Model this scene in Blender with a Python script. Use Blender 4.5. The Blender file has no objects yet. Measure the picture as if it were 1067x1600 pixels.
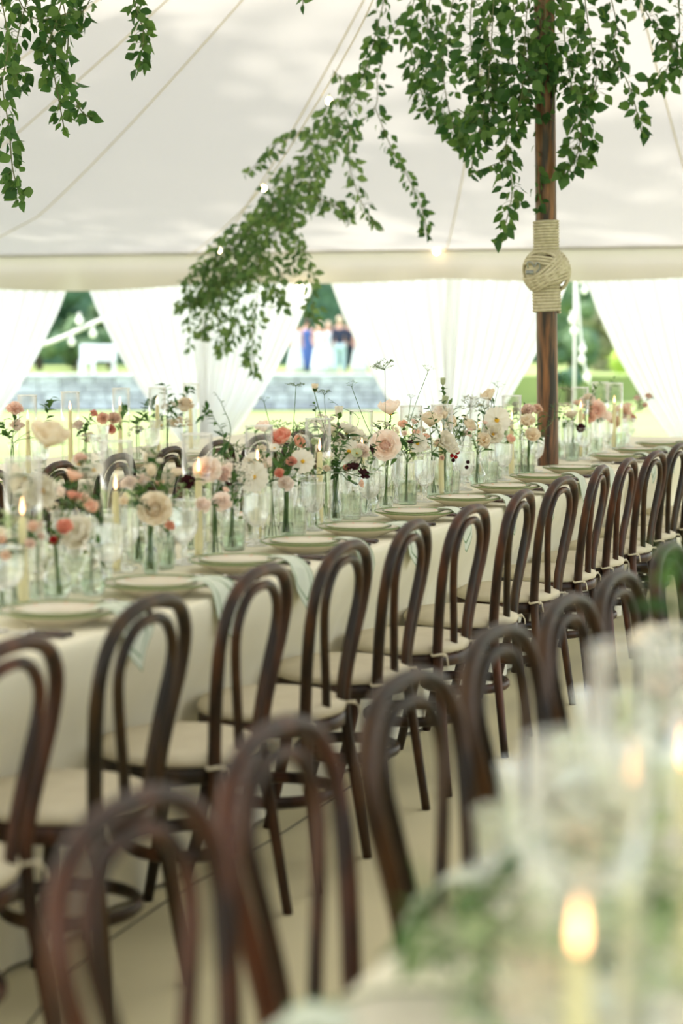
import bpy, math, random
from mathutils import Vector, Matrix, Euler, noise

random.seed(11)
R = random.random
def rr(a, b): return a + (b - a) * random.random()
PI = math.pi
S = bpy.context.scene
COL = S.collection

# ------------------------------------------------------------------ camera
FPX, HZ, CAMH = 3100.0, 510.0, 1.45
TH = math.atan((800 - HZ) / FPX)
PHI = math.atan((1690 - 533.5) / FPX * math.cos(TH))
cam = bpy.data.cameras.new('camera'); camo = bpy.data.objects.new('camera', cam); COL.objects.link(camo)
cam.sensor_fit = 'VERTICAL'; cam.sensor_height = 36; cam.lens = 36 * FPX / 1600
camo.location = (0, 0, CAMH); camo.rotation_euler = (PI / 2 - TH, 0, 0)
cam.clip_start = 0.05; cam.clip_end = 500
cam.dof.use_dof = True; cam.dof.focus_distance = 7.9; cam.dof.aperture_fstop = 2.1
S.camera = camo

# ------------------------------------------------------------------ world, sun, exposure
W = bpy.data.worlds.new('world'); S.world = W; W.use_nodes = True
nt = W.node_tree; bgn = nt.nodes['Background']
sky = nt.nodes.new('ShaderNodeTexSky'); sky.sky_type = 'NISHITA'; sky.sun_disc = False
sky.sun_elevation = math.radians(60); sky.sun_rotation = math.radians(-61); sky.air_density = 1.0; sky.dust_density = 2.5
hz = nt.nodes.new('ShaderNodeMixRGB'); hz.inputs[0].default_value = 0.55; hz.inputs[2].default_value = (2.3, 2.2, 2.0, 1)
nt.links.new(sky.outputs[0], hz.inputs[1]); nt.links.new(hz.outputs[0], bgn.inputs[0]); bgn.inputs[1].default_value = 0.62
sun = bpy.data.lights.new('sun', 'SUN'); suno = bpy.data.objects.new('sun', sun); COL.objects.link(suno)
sun.energy = 3.4; sun.angle = math.radians(1.2); sun.color = (1.0, 0.95, 0.86)
suno.rotation_euler = Vector((0.55, -0.30, -1.0)).to_track_quat('-Z', 'Y').to_euler()
suno.location = (-8, 12, 18)
vs = S.view_settings
vs.view_transform = 'Standard'; vs.look = 'None'; vs.gamma = 1.0; vs.use_curve_mapping = False
vs.exposure = 0.92
S.cycles.max_bounces = 16; S.cycles.diffuse_bounces = 8; S.cycles.transparent_max_bounces = 40; S.cycles.transmission_bounces = 12; S.cycles.sample_clamp_indirect = 8.0

# ------------------------------------------------------------------ geometry helpers
CP = Vector((0, 0, CAMH)); FW = Vector((0, math.cos(TH), -math.sin(TH))); UP = Vector((0, math.sin(TH), math.cos(TH)))
def ray(px, py): return FW + Vector((1, 0, 0)) * ((px - 533.5) / FPX) - UP * ((py - 800) / FPX)
def P(px, py, z): return CP + ray(px, py) * z
UD = Vector((math.sin(PHI), math.cos(PHI), 0)); VD = Vector((-math.cos(PHI), math.sin(PHI), 0))
def UV(u, v, h=0.0): return UD * u + VD * v + Vector((0, 0, h))
def PV(px, py, v):
    r = ray(px, py); return CP + r * (v / r.dot(VD))
def PU(px, py, u):
    r = ray(px, py); return CP + r * (u / r.dot(UD))
def PHt(px, py, h):
    r = ray(px, py); return CP + r * ((h - CAMH) / r.z)
def uvh(p): return p.dot(UD), p.dot(VD), p.z
YAW = math.atan2(VD.x * -1, VD.y)      # rotation that takes local +Y to +v
RZV = math.atan2(-VD.x, VD.y)

class MB:
    def __init__(s): s.v = []; s.f = []; s.uv = {}
    def add(s, vs, fs):
        o = len(s.v); s.v += [tuple(x) for x in vs]; s.f += [tuple(i + o for i in f) for f in fs]; return o
    def box(s, c, d, rot=None):
        c = Vector(c); vs = []
        for z in (-1, 1):
            for y in (-1, 1):
                for x in (-1, 1):
                    p = Vector((x * d[0] / 2, y * d[1] / 2, z * d[2] / 2))
                    if rot: p = rot @ p
                    vs.append(c + p)
        s.add(vs, [(0, 2, 3, 1), (4, 5, 7, 6), (0, 1, 5, 4), (2, 6, 7, 3), (0, 4, 6, 2), (1, 3, 7, 5)])
    def tube(s, pts, rad, n=8, closed=False, flat=None, cap=True):
        pts = [Vector(p) for p in pts]; m = len(pts)
        if not isinstance(rad, (list, tuple)): rad = [rad] * m
        vs = []; prev = None
        for i in range(m):
            if closed: t = pts[(i + 1) % m] - pts[i - 1]
            else: t = pts[min(i + 1, m - 1)] - pts[max(i - 1, 0)]
            if t.length < 1e-9: t = Vector((0, 0, 1))
            t.normalize()
            if prev is None:
                a = Vector((0, 0, 1)) if abs(t.z) < 0.9 else Vector((1, 0, 0))
                nrm = (a - t * a.dot(t)).normalized()
            else:
                nrm = prev - t * prev.dot(t)
                if nrm.length < 1e-6: nrm = t.orthogonal()
                nrm.normalize()
            prev = nrm; b = t.cross(nrm)
            fx, fy = flat if flat else (1, 1)
            for k in range(n):
                a = 2 * PI * k / n
                vs.append(pts[i] + nrm * (math.cos(a) * rad[i] * fx) + b * (math.sin(a) * rad[i] * fy))
        fs = []
        for i in range(m if closed else m - 1):
            j = (i + 1) % m
            for k in range(n):
                l = (k + 1) % n
                fs.append((i * n + k, i * n + l, j * n + l, j * n + k))
        if not closed and cap:
            fs.append(tuple(range(n - 1, -1, -1))); fs.append(tuple((m - 1) * n + k for k in range(n)))
        s.add(vs, fs)
    def lathe(s, prof, n=24, mod=None, c=(0, 0, 0), cap0=True, cap1=True):
        vs = []; m = len(prof)
        for i, (r, z) in enumerate(prof):
            for k in range(n):
                a = 2 * PI * k / n
                q = r * (mod(a, i, z) if mod else 1)
                vs.append((c[0] + q * math.cos(a), c[1] + q * math.sin(a), c[2] + z))
        fs = []
        for i in range(m - 1):
            for k in range(n):
                l = (k + 1) % n
                fs.append((i * n + k, i * n + l, (i + 1) * n + l, (i + 1) * n + k))
        if cap0: fs.append(tuple(range(n - 1, -1, -1)))
        if cap1: fs.append(tuple((m - 1) * n + k for k in range(n)))
        s.add(vs, fs)
    def sphere(s, c, r, n=10, m=6, sc=(1, 1, 1)):
        c = Vector(c); vs = [c + Vector((0, 0, -r * sc[2]))]
        for i in range(1, m):
            t = PI * i / m
            for k in range(n):
                a = 2 * PI * k / n
                vs.append(c + Vector((r * sc[0] * math.sin(t) * math.cos(a), r * sc[1] * math.sin(t) * math.sin(a), -r * sc[2] * math.cos(t))))
        vs.append(c + Vector((0, 0, r * sc[2])))
        fs = [(0, 1 + (k + 1) % n, 1 + k) for k in range(n)]
        for i in range(m - 2):
            for k in range(n):
                l = (k + 1) % n; a = 1 + i * n
                fs.append((a + k, a + l, a + n + l, a + n + k))
        a = 1 + (m - 2) * n; t = len(vs) - 1
        fs += [(a + k, a + (k + 1) % n, t) for k in range(n)]
        s.add(vs, fs)
    def grid(s, fn, nu, nv):
        vs = [fn(i / nu, j / nv) for j in range(nv + 1) for i in range(nu + 1)]
        fs = [(j * (nu + 1) + i, j * (nu + 1) + i + 1, (j + 1) * (nu + 1) + i + 1, (j + 1) * (nu + 1) + i) for j in range(nv) for i in range(nu)]
        s.add(vs, fs)
    def mesh(s, name, mat, smooth=True):
        me = bpy.data.meshes.new(name); me.from_pydata([tuple(v) for v in s.v], [], s.f)
        if smooth: me.polygons.foreach_set('use_smooth', [True] * len(me.polygons))
        me.materials.append(mat); me.update(); return me

def link(name, data, parent=None, mtx=None):
    o = bpy.data.objects.new(name, data); COL.objects.link(o)
    if parent is not None: o.parent = parent
    if mtx is not None: o.matrix_basis = mtx
    return o
def tag(o, label, cat=None, group=None, kind=None):
    if label: o['label'] = label
    if cat: o['category'] = cat
    if group: o['group'] = group
    if kind: o['kind'] = kind
    return o
def empty(name, loc, rz=0.0, label=None, cat=None, group=None):
    o = link(name, None); o.location = loc; o.rotation_euler = (0, 0, rz); o.empty_display_size = 0.05
    return tag(o, label, cat, group)
def inst(spec, name, loc, rz, label, cat, group=None, scale=1.0, rot=None):
    """spec: list of (part name, mesh, matrix or None, [sub specs])"""
    e = empty(name, loc, rz, label, cat, group)
    if rot is not None: e.rotation_euler = rot
    if scale != 1.0: e.scale = (scale,) * 3
    for pn, me, mx, subs in spec:
        p = link(pn, me, e, mx)
        for sn, sm, sx in subs: link(sn, sm, p, sx)
    return e
def bez(pts, n):
    """Catmull-Rom through pts"""
    pts = [Vector(p) for p in pts]; out = []
    ext = [pts[0] * 2 - pts[1]] + pts + [pts[-1] * 2 - pts[-2]]
    for i in range(1, len(ext) - 2):
        for k in range(n):
            t = k / n; a, b, c, d = ext[i - 1:i + 3]
            out.append(0.5 * ((2 * b) + (c - a) * t + (2 * a - 5 * b + 4 * c - d) * t * t + (3 * b - a - 3 * c + d) * t ** 3))
    out.append(pts[-1]); return out
ORD = ['first', 'second', 'third', 'fourth', 'fifth', 'sixth', 'seventh', 'eighth', 'ninth', 'tenth', 'eleventh', 'twelfth', 'thirteenth', 'fourteenth', 'fifteenth', 'sixteenth', 'seventeenth', 'eighteenth', 'nineteenth', 'twentieth', 'twenty-first', 'twenty-second', 'twenty-third', 'twenty-fourth']

# ------------------------------------------------------------------ materials
def srgb(r, g, b):
    f = lambda c: (c / 255 / 12.92) if c / 255 <= 0.04045 else ((c / 255 + 0.055) / 1.055) ** 2.4
    return (f(r), f(g), f(b), 1)
def mat(name, col, rough=0.6, col2=None, nscale=8.0, stretch=(1, 1, 1), spec=0.4, metal=0.0, trans=0.0, bump=0.0, bscale=60.0, rnd=0.0, sheen=0.0, coords='Object', lo=0.35, hi=0.65):
    m = bpy.data.materials.new(name); m.use_nodes = True; t = m.node_tree; N = t.nodes; L = t.links
    b = N['Principled BSDF']; out = N['Material Output']
    b.inputs['Roughness'].default_value = rough; b.inputs['Metallic'].default_value = metal
    b.inputs['Specular IOR Level'].default_value = spec; b.inputs['Base Color'].default_value = col
    b.inputs['Sheen Weight'].default_value = sheen
    csock = None
    tc = N.new('ShaderNodeTexCoord'); mp = N.new('ShaderNodeMapping'); mp.inputs['Scale'].default_value = stretch
    L.new(tc.outputs[coords], mp.inputs[0])
    if col2:
        nz = N.new('ShaderNodeTexNoise'); nz.inputs['Scale'].default_value = nscale; nz.inputs['Detail'].default_value = 5
        L.new(mp.outputs[0], nz.inputs['Vector'])
        rp = N.new('ShaderNodeValToRGB'); rp.color_ramp.elements[0].position = lo; rp.color_ramp.elements[1].position = hi
        rp.color_ramp.elements[0].color = col; rp.color_ramp.elements[1].color = col2
        L.new(nz.outputs[0], rp.inputs[0]); csock = rp.outputs[0]
    if rnd:
        oi = N.new('ShaderNodeObjectInfo'); hs = N.new('ShaderNodeHueSaturation')
        mr = N.new('ShaderNodeMapRange'); mr.inputs[3].default_value = 1 - rnd; mr.inputs[4].default_value = 1 + rnd
        L.new(oi.outputs['Random'], mr.inputs[0]); L.new(mr.outputs[0], hs.inputs['Value'])
        mr2 = N.new('ShaderNodeMapRange'); mr2.inputs[3].default_value = 0.5 + rnd * 0.06; mr2.inputs[4].default_value = 0.5 - rnd * 0.06
        L.new(oi.outputs['Random'], mr2.inputs[0]); L.new(mr2.outputs[0], hs.inputs['Hue'])
        if csock: L.new(csock, hs.inputs['Color'])
        else: hs.inputs['Color'].default_value = col
        csock = hs.outputs[0]
    if csock: L.new(csock, b.inputs['Base Color'])
    if bump:
        n2 = N.new('ShaderNodeTexNoise'); n2.inputs['Scale'].default_value = bscale; n2.inputs['Detail'].default_value = 3
        L.new(mp.outputs[0], n2.inputs['Vector'])
        bp = N.new('ShaderNodeBump'); bp.inputs['Strength'].default_value = bump; bp.inputs['Distance'].default_value = 0.002
        L.new(n2.outputs[0], bp.inputs['Height']); L.new(bp.outputs[0], b.inputs['Normal'])
    if trans:
        tr = N.new('ShaderNodeBsdfTranslucent'); mx = N.new('ShaderNodeMixShader'); mx.inputs[0].default_value = trans
        if csock: L.new(csock, tr.inputs[0])
        else: tr.inputs[0].default_value = col
        L.new(b.outputs[0], mx.inputs[1]); L.new(tr.outputs[0], mx.inputs[2]); L.new(mx.outputs[0], out.inputs[0])
    return m
def emis(name, col, st):
    m = bpy.data.materials.new(name); m.use_nodes = True; t = m.node_tree
    for n in list(t.nodes): t.nodes.remove(n)
    e = t.nodes.new('ShaderNodeEmission'); o = t.nodes.new('ShaderNodeOutputMaterial')
    e.inputs[0].default_value = col; e.inputs[1].default_value = st; t.links.new(e.outputs[0], o.inputs[0]); return m
def glassmat(name, tint, refl=0.5, refr=0.25, ior=1.12, base=0.05):
    """thin blown glass: mostly clear, brighter reflections towards the rim"""
    m = bpy.data.materials.new(name); m.use_nodes = True; t = m.node_tree; N = t.nodes; L = t.links
    for n in list(N): N.remove(n)
    out = N.new('ShaderNodeOutputMaterial'); tr = N.new('ShaderNodeBsdfTransparent'); gl = N.new('ShaderNodeBsdfGlossy')
    rf = N.new('ShaderNodeBsdfRefraction'); lw = N.new('ShaderNodeLayerWeight'); mr = N.new('ShaderNodeMapRange')
    tr.inputs[0].default_value = tint; rf.inputs[0].default_value = tint; rf.inputs['IOR'].default_value = ior; rf.inputs['Roughness'].default_value = 0.02
    gl.inputs['Roughness'].default_value = 0.03; gl.inputs[0].default_value = (1, 1, 1, 1)
    lw.inputs[0].default_value = 0.5; pw = N.new('ShaderNodeMath'); pw.operation = 'POWER'; pw.inputs[1].default_value = 2.2
    mr.inputs[3].default_value = base; mr.inputs[4].default_value = refl
    L.new(lw.outputs['Facing'], pw.inputs[0]); L.new(pw.outputs[0], mr.inputs[0])
    m1 = N.new('ShaderNodeMixShader'); m1.inputs[0].default_value = refr
    L.new(tr.outputs[0], m1.inputs[1]); L.new(rf.outputs[0], m1.inputs[2])
    m2 = N.new('ShaderNodeMixShader'); L.new(mr.outputs[0], m2.inputs[0]); L.new(m1.outputs[0], m2.inputs[1]); L.new(gl.outputs[0], m2.inputs[2])
    L.new(m2.outputs[0], out.inputs[0]); return m
def cloth_translucent(name, col, tw, clear=0.0, col_t=None, weave=0.0):
    m = bpy.data.materials.new(name); m.use_nodes = True; t = m.node_tree; N = t.nodes; L = t.links
    for n in list(N): N.remove(n)
    out = N.new('ShaderNodeOutputMaterial'); d = N.new('ShaderNodeBsdfDiffuse'); tr = N.new('ShaderNodeBsdfTranslucent')
    d.inputs[0].default_value = col; tr.inputs[0].default_value = col_t or col
    mx = N.new('ShaderNodeMixShader'); mx.inputs[0].default_value = tw; L.new(d.outputs[0], mx.inputs[1]); L.new(tr.outputs[0], mx.inputs[2])
    last = mx
    if weave:
        tc = N.new('ShaderNodeTexCoord'); nz = N.new('ShaderNodeTexNoise'); nz.inputs['Scale'].default_value = 90; nz.inputs['Detail'].default_value = 2
        L.new(tc.outputs['Object'], nz.inputs['Vector']); bp = N.new('ShaderNodeBump'); bp.inputs['Strength'].default_value = weave; bp.inputs['Distance'].default_value = 0.004
        L.new(nz.outputs[0], bp.inputs['Height']); L.new(bp.outputs[0], d.inputs['Normal'])
    if clear:
        tp = N.new('ShaderNodeBsdfTransparent'); m2 = N.new('ShaderNodeMixShader'); m2.inputs[0].default_value = clear
        L.new(mx.outputs[0], m2.inputs[1]); L.new(tp.outputs[0], m2.inputs[2]); last = m2
    L.new(last.outputs[0], out.inputs[0]); return m

M = {}
M['roof'] = cloth_translucent('sailcloth', (0.44, 0.42, 0.385, 1), 0.205, col_t=(0.86, 0.82, 0.755, 1), weave=0.2)
M['valance'] = cloth_translucent('valance_cloth', (0.42, 0.38, 0.30, 1), 0.30, col_t=(0.86, 0.78, 0.63, 1), weave=0.2)
M['curtain'] = cloth_translucent('sheer_curtain', (0.88, 0.88, 0.87, 1), 0.50, clear=0.10)
M['tentwall'] = cloth_translucent('tent_wall_cloth', (0.85, 0.84, 0.80, 1), 0.5)
M['seam'] = mat('seam_webbing', srgb(222, 212, 182), 0.8, trans=.3)
M['floor'] = mat('floor_matting', (0.68, 0.62, 0.41, 1), 0.9, (0.61, 0.555, 0.36, 1), nscale=1.2, spec=0.15, bump=0.3, bscale=180)
M['linen'] = mat('linen', (0.78, 0.74, 0.58, 1), 0.9, (0.74, 0.70, 0.54, 1), nscale=3, spec=0.15, bump=0.35, bscale=260, sheen=0.1)
M['wood'] = mat('bentwood', srgb(34, 22, 11), 0.42, srgb(92, 58, 30), nscale=9, stretch=(2, 2, 0.5), spec=0.3, bump=0.15, bscale=40, rnd=0.3, lo=0.42, hi=0.78)
M['cushion'] = mat('cushion_linen', (0.62, 0.56, 0.42, 1), 0.9, (0.57, 0.51, 0.375, 1), nscale=14, spec=0.1, bump=0.3, bscale=240)
M['polewood'] = mat('pole_wood', srgb(34, 23, 14), 0.42, srgb(138, 92, 54), nscale=15, stretch=(2.4, 2.4, 0.17), spec=0.5, bump=0.2, bscale=24, lo=0.40, hi=0.64)
M['rope'] = mat('cotton_rope', srgb(206, 199, 174), 0.95, srgb(184, 176, 148), nscale=40, spec=0.1, bump=0.8, bscale=160)
M['steel'] = mat('steel', srgb(150, 155, 155), 0.3, metal=1.0)
M['leaf'] = mat('vine_leaf', srgb(74, 112, 50), 0.5, spec=0.4, trans=0.42, rnd=0.45)
M['leaf_pale'] = mat('vine_leaf_pale', srgb(98, 130, 72), 0.5, spec=0.4, trans=0.4, rnd=0.4)
M['vstem'] = mat('vine_stem', srgb(98, 104, 66), 0.7)
M['fstem'] = mat('flower_stem', srgb(78, 108, 50), 0.6, trans=0.2, rnd=0.3)
M['fleaf'] = mat('flower_leaf', srgb(66, 104, 44), 0.55, trans=0.35, rnd=0.4)
M['glass'] = glassmat('clear_glass', (0.985, 0.992, 0.985, 1), 0.92, 0.0, 1.08, 0.02)
M['glassrim'] = glassmat('polished_glass_rim', (0.97, 0.985, 0.97, 1), 0.95, 0.2, 1.2, 0.40)
M['crystal'] = glassmat('cut_crystal', (0.97, 0.98, 0.965, 1), 0.85, 0.35, 1.25, 0.15)
M['tumbler'] = glassmat('green_glass', (0.88, 0.93, 0.86, 1), 0.7, 0.45, 1.25, 0.10)
M['water'] = glassmat('water', (0.90, 0.96, 0.90, 1), 0.3, 0.6, 1.2)
M['candle'] = mat('candle_wax', srgb(238, 229, 186), 0.45, spec=0.4, trans=0.3)
M['wick'] = mat('wick', srgb(30, 26, 22), 0.9)
M['flame'] = emis('flame', (1.0, 0.50, 0.21, 1), 4.6)
M['bulb'] = emis('warm_bulb', (1.0, 0.78, 0.48, 1), 12)
M['bulbday'] = mat('frosted_bulb', srgb(250, 250, 245), 0.3, trans=0.4)
M['porcelain'] = mat('porcelain', (0.72, 0.665, 0.53, 1), 0.22, (0.69, 0.63, 0.50, 1), nscale=10, spec=0.5)
M['greenrim'] = mat('green_glaze', srgb(112, 130, 78), 0.25)
M['pinkrim'] = mat('pink_glaze', srgb(196, 150, 122), 0.3)
M['tortoise'] = mat('tortoise_handle', srgb(34, 22, 14), 0.2, srgb(92, 54, 24), nscale=60, lo=0.45, hi=0.7, spec=0.6)
M['silver'] = mat('silver', srgb(205, 203, 195), 0.22, metal=1.0)
FC = {'white': srgb(238, 234, 222), 'cream': srgb(240, 230, 210), 'blush': srgb(250, 239, 229), 'pink': srgb(247, 226, 213), 'peach': srgb(243, 213, 192),
      'coral': srgb(234, 174, 153), 'rust': srgb(226, 178, 152), 'burgundy': srgb(54, 18, 22), 'tan': srgb(238, 214, 194), 'red': srgb(160, 34, 28), 'palegreen': srgb(200, 208, 170)}
for k, c in FC.items():
    M['petal_' + k] = mat('petal_' + k, c, 0.7, trans=0.45, spec=0.2, rnd=0.06)
M['pollen'] = mat('pollen', srgb(214, 166, 40), 0.8)
M['darkeye'] = mat('dark_eye', srgb(58, 50, 24), 0.8)
M['grass'] = mat('lawn_grass', (0.215, 0.28, 0.095, 1), 0.9, (0.27, 0.33, 0.125, 1), nscale=0.6, spec=0.1)
M['stone'] = mat('wall_stone', srgb(194, 199, 206), 0.9, srgb(150, 156, 166), nscale=3, rnd=0.25)
M['mortar'] = mat('mortar', srgb(146, 150, 158), 0.95)
M['hedge'] = mat('hedge_leaf', srgb(58, 92, 74), 0.7, srgb(88, 122, 92), nscale=3, trans=0.2)
M['tree'] = mat('tree_leaf', srgb(76, 108, 76), 0.7, srgb(112, 138, 92), nscale=2, trans=0.25)
M['treelime'] = mat('lime_leaf', srgb(150, 180, 70), 0.7, srgb(180, 205, 96), nscale=2, trans=0.35)
M['treewarm'] = mat('olive_leaf', srgb(128, 138, 96), 0.7, srgb(150, 150, 112), nscale=2, trans=0.25)
M['bark'] = mat('bark', srgb(74, 62, 50), 0.9)
M['whitepaint'] = mat('white_paint', srgb(235, 238, 240), 0.5)
M['skin'] = mat('skin', srgb(206, 160, 138), 0.6)
M['navy'] = mat('navy_suit', srgb(38, 46, 66), 0.8)
M['blue'] = mat('blue_dress', srgb(70, 100, 160), 0.7)
M['pale'] = mat('pale_dress', srgb(214, 222, 224), 0.7)
M['paleblue'] = mat('pale_trousers', srgb(176, 202, 204), 0.8)
M['hair'] = mat('hair', srgb(70, 52, 40), 0.7)
M['hairfair'] = mat('fair_hair', srgb(196, 176, 150), 0.7)
M['cord'] = mat('cord', srgb(226, 224, 216), 0.7)
M['black'] = mat('black_cable', srgb(70, 64, 52), 0.6)
def napkin_mat():
    m = bpy.data.materials.new('napkin_linen'); m.use_nodes = True; t = m.node_tree; N = t.nodes; L = t.links; b = N['Principled BSDF']
    b.inputs['Roughness'].default_value = 0.9; b.inputs['Specular IOR Level'].default_value = 0.1
    uv = N.new('ShaderNodeUVMap'); sp = N.new('ShaderNodeSeparateXYZ'); L.new(uv.outputs[0], sp.inputs[0])
    # printed border: distance from the hem, two thin green lines
    def mth(op, a, bb=None):
        n = N.new('ShaderNodeMath'); n.operation = op
        for i, q in enumerate((a, bb)):
            if q is None: continue
            if isinstance(q, (int, float)): n.inputs[i].default_value = q
            else: L.new(q, n.inputs[i])
        return n.outputs[0]
    dx = mth('MINIMUM', sp.outputs[0], mth('SUBTRACT', 1.0, sp.outputs[0])); dy = mth('MULTIPLY', mth('SUBTRACT', 1.0, sp.outputs[1]), 2.2)
    d = mth('MINIMUM', dx, dy)
    l1 = mth('LESS_THAN', mth('ABSOLUTE', mth('SUBTRACT', d, 0.17)), 0.022)
    l2 = mth('LESS_THAN', d, 0.03)
    mask = mth('MAXIMUM', l1, l2)
    mx = N.new('ShaderNodeMixRGB'); L.new(mask, mx.inputs[0]); mx.inputs[1].default_value = srgb(206, 212, 196); mx.inputs[2].default_value = srgb(122, 146, 112)
    L.new(mx.outputs[0], b.inputs['Base Color']); return m
M['napkin'] = napkin_mat()

# ------------------------------------------------------------------ setting: floor, lawn, tent
UW = 17.3            # end wall of the tent
VT0, VT1, UT0 = -3.4, 11.5, -3.0
PU_, PVv = 9.79, 2.54      # main pole
PEAKS = [(PU_, PVv, 4.85), (0.4, PVv, 4.85)]
EAVE = 2.14
mb = MB(); mb.add([UV(UT0, VT0, 0), UV(UW + 0.3, VT0, 0), UV(UW + 0.3, VT1, 0), UV(UT0, VT1, 0)], [(0, 1, 2, 3)])
mb.add([UV(UT0, VT0, -0.04), UV(UW + 0.3, VT0, -0.04), UV(UW + 0.3, VT1, -0.04), UV(UT0, VT1, -0.04)], [(3, 2, 1, 0)])
tag(link('floor', mb.mesh('floor', M['floor'], False)), 'beige matting floor inside the tent', kind='structure')
def lawn_h(x, y):
    t = max(0.0, min(1.0, (y - 19) / 44)); return -0.05 - 1.05 * t * t * (3 - 2 * t) + (0.35 * max(0, min(1, (x - 2) / 8)) if y > 30 else 0) * t
mb = MB(); mb.grid(lambda a, b: (-70 + 140 * a, -40 + 160 * b, lawn_h(-70 + 140 * a, -40 + 160 * b)), 56, 64)
tag(link('lawn', mb.mesh('lawn', M['grass'])), 'sunlit green lawn sloping away outside the tent', 'lawn', kind='structure')

def roof_h(u, v):
    best = 0
    for pu, pv, ph in PEAKS:
        du, dv = u - pu, v - pv
        t = 0
        if du > 0: t = max(t, du / (UW - pu))
        if du < 0: t = max(t, -du / (pu - UT0))
        if dv > 0: t = max(t, dv / (VT1 - pv))
        if dv < 0: t = max(t, -dv / (pv - VT0))
        # round the pyramid's ridges towards a cone near the peak
        q = math.sqrt((du / ((UW - pu) if du > 0 else (pu - UT0))) ** 2 + (dv / ((VT1 - pv) if dv > 0 else (pv - VT0))) ** 2)
        tt = t * 0.6 + min(q, 1.0) * 0.4 if t < 1 else 1
        tt = min(1.0, tt)
        best = max(best, (ph - EAVE) * (1 - tt) ** 1.22)
    return EAVE + best
mb = MB(); NR = 64
us = [UT0 + (UW - UT0) * i / 80 for i in range(81)]; vv = [VT0 + (VT1 - VT0) * j / NR for j in range(NR + 1)]
mb.grid(lambda a, b: UV(us[round(a * 80)], vv[round(b * NR)], roof_h(us[round(a * 80)], vv[round(b * NR)])), 80, NR)
ceil = tag(link('ceiling', mb.mesh('ceiling', M['roof'])), 'cream sailcloth tent roof sweeping up to a peak', kind='structure')
POSTS_PX = [-75, 312, 695, 1110, 1560]
posts = []
for px in POSTS_PX:
    p = PU(px, 430, UW); posts.append(p.dot(VD))
def seam(u0, v0, n=40):
    pts = []
    for i in range(n + 1):
        t = i / n; u = u0 + (PU_ - u0) * t; v = v0 + (PVv - v0) * t
        pts.append(UV(u, v, roof_h(u, v) - 0.012))
    m = MB(); m.tube(pts, 0.005, 6); link('seam', m.mesh('seam', M['seam']), ceil)
for v in posts[:4] + [posts[0] + 2.4]: seam(UW, v)
for u in (14.6, 12.0): seam(u, VT1)
for u in (14.0, 11.0): seam(u, VT0)
seam(UW, posts[4])
# valance and hem on the end wall, scalloped between the side poles
pv_sorted = sorted(posts) 
def sag(v):
    # lowest in the middle of a bay, drawn up at each post
    for a, b in zip(pv_sorted, pv_sorted[1:]):
        if a <= v <= b:
            t = (v - a) / (b - a); return math.sin(PI * t)
    return 0.5
def valance(name, label, v0, v1, drop, extra):
    m = MB(); n = int(abs(v1 - v0) / 0.06)
    def fn(a, b):
        v = v0 + (v1 - v0) * a
        wob = 0.012 * math.sin(v * 9) + 0.01 * math.sin(v * 4.1 + 1)
        return UV(UW - 0.02 + wob * b, v, EAVE + 0.01 - b * (drop + extra * sag(v)))
    m.grid(fn, n, 6)
    return tag(link(name, m.mesh(name, M['valance'])), label, kind='structure')
valance('trim_1', 'cream canvas valance along the tent end wall eave', VT0, posts[1], 0.27, 0.035)
valance('trim_2', 'cream canvas valance at left of the tent end wall', posts[1], VT1, 0.30, 0.06)
m = MB(); m.grid(lambda a, b: UV(UW - 0.035, VT0 + (VT1 - VT0) * a, EAVE + 0.07 - 0.09 * b + 0.0), 120, 1)
tag(link('trim_3', m.mesh('trim_3', M['roof'])), 'pale hem band of the tent roof above the valance', kind='structure')
# ------------------------------------------------------------------ curtains and side poles
EDGE = [(0.0, 1.0), (0.22, 0.86), (0.42, 0.70), (0.6, 0.52), (0.76, 0.32), (0.88, 0.15), (0.94, 0.10), (1.0, 0.13)]
def edge_w(t):
    for (a, wa), (b, wb) in zip(EDGE, EDGE[1:]):
        if t <= b: return wa + (wb - wa) * (t - a) / (b - a)
    return EDGE[-1][1]
def curtain(vp, side, w, label, seed):
    """vp: post position; side: +1 towards +v; w: width of half a bay"""
    m = MB(); nu, nv = 72, 30; rs = random.Random(seed); ph = rs.random() * 6; k = rs.randint(9, 12)
    top = EAVE - 0.12
    def fn(a, b):
        h = top * (1 - b); ww = w * edge_w(b)
        fold = math.sin(a * k * 2 * PI + ph + 0.8 * math.sin(b * 3)) * (0.018 + 0.035 * b) + 0.01 * math.sin(a * 31 + ph)
        return UV(UW + 0.08 + fold, vp + side * (a * ww * 1.04 - .04 * w), h + 0.004)
    m.grid(fn, nu, nv)
    e = empty('curtain', UV(UW + 0.08, vp, 0), 0, label, 'curtain', 'sheer white curtains on the tent end wall')
    o = link('drape', m.mesh('drape', M['curtain']), e); o.location = -e.location
    m = MB()
    hw = w * 0.10; c = UV(UW + 0.08, vp + side * (0.03 + hw / 2), top * 0.06 + 0.0)
    pts = [c + UD * (0.075 * math.sin(a)) + VD * ((hw / 2 + 0.03) * math.cos(a)) for a in [2 * PI * i / 16 for i in range(16)]]
    m.tube(pts, 0.02, 6, closed=True); o = link('tieback', m.mesh('tieback', M['cord']), e); o.location = -e.location
clab = ['sheer white curtain swept {} beside the left window gap'.format(s) for s in ('left', 'right')]
CL = {0: 'sheer white curtain at the far left edge drawn to the left', (1, 1): 'sheer white curtain right of the gap showing the white bench',
      (1, -1): 'sheer white curtain behind the hanging garland left of the distant guests', (2, 1): 'sheer white curtain just right of the distant guests',
      (2, -1): 'sheer white curtain ending behind the wooden tent pole', (3, 1): 'sheer white curtain at the right edge swept right of the outdoor string lights'}
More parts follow.
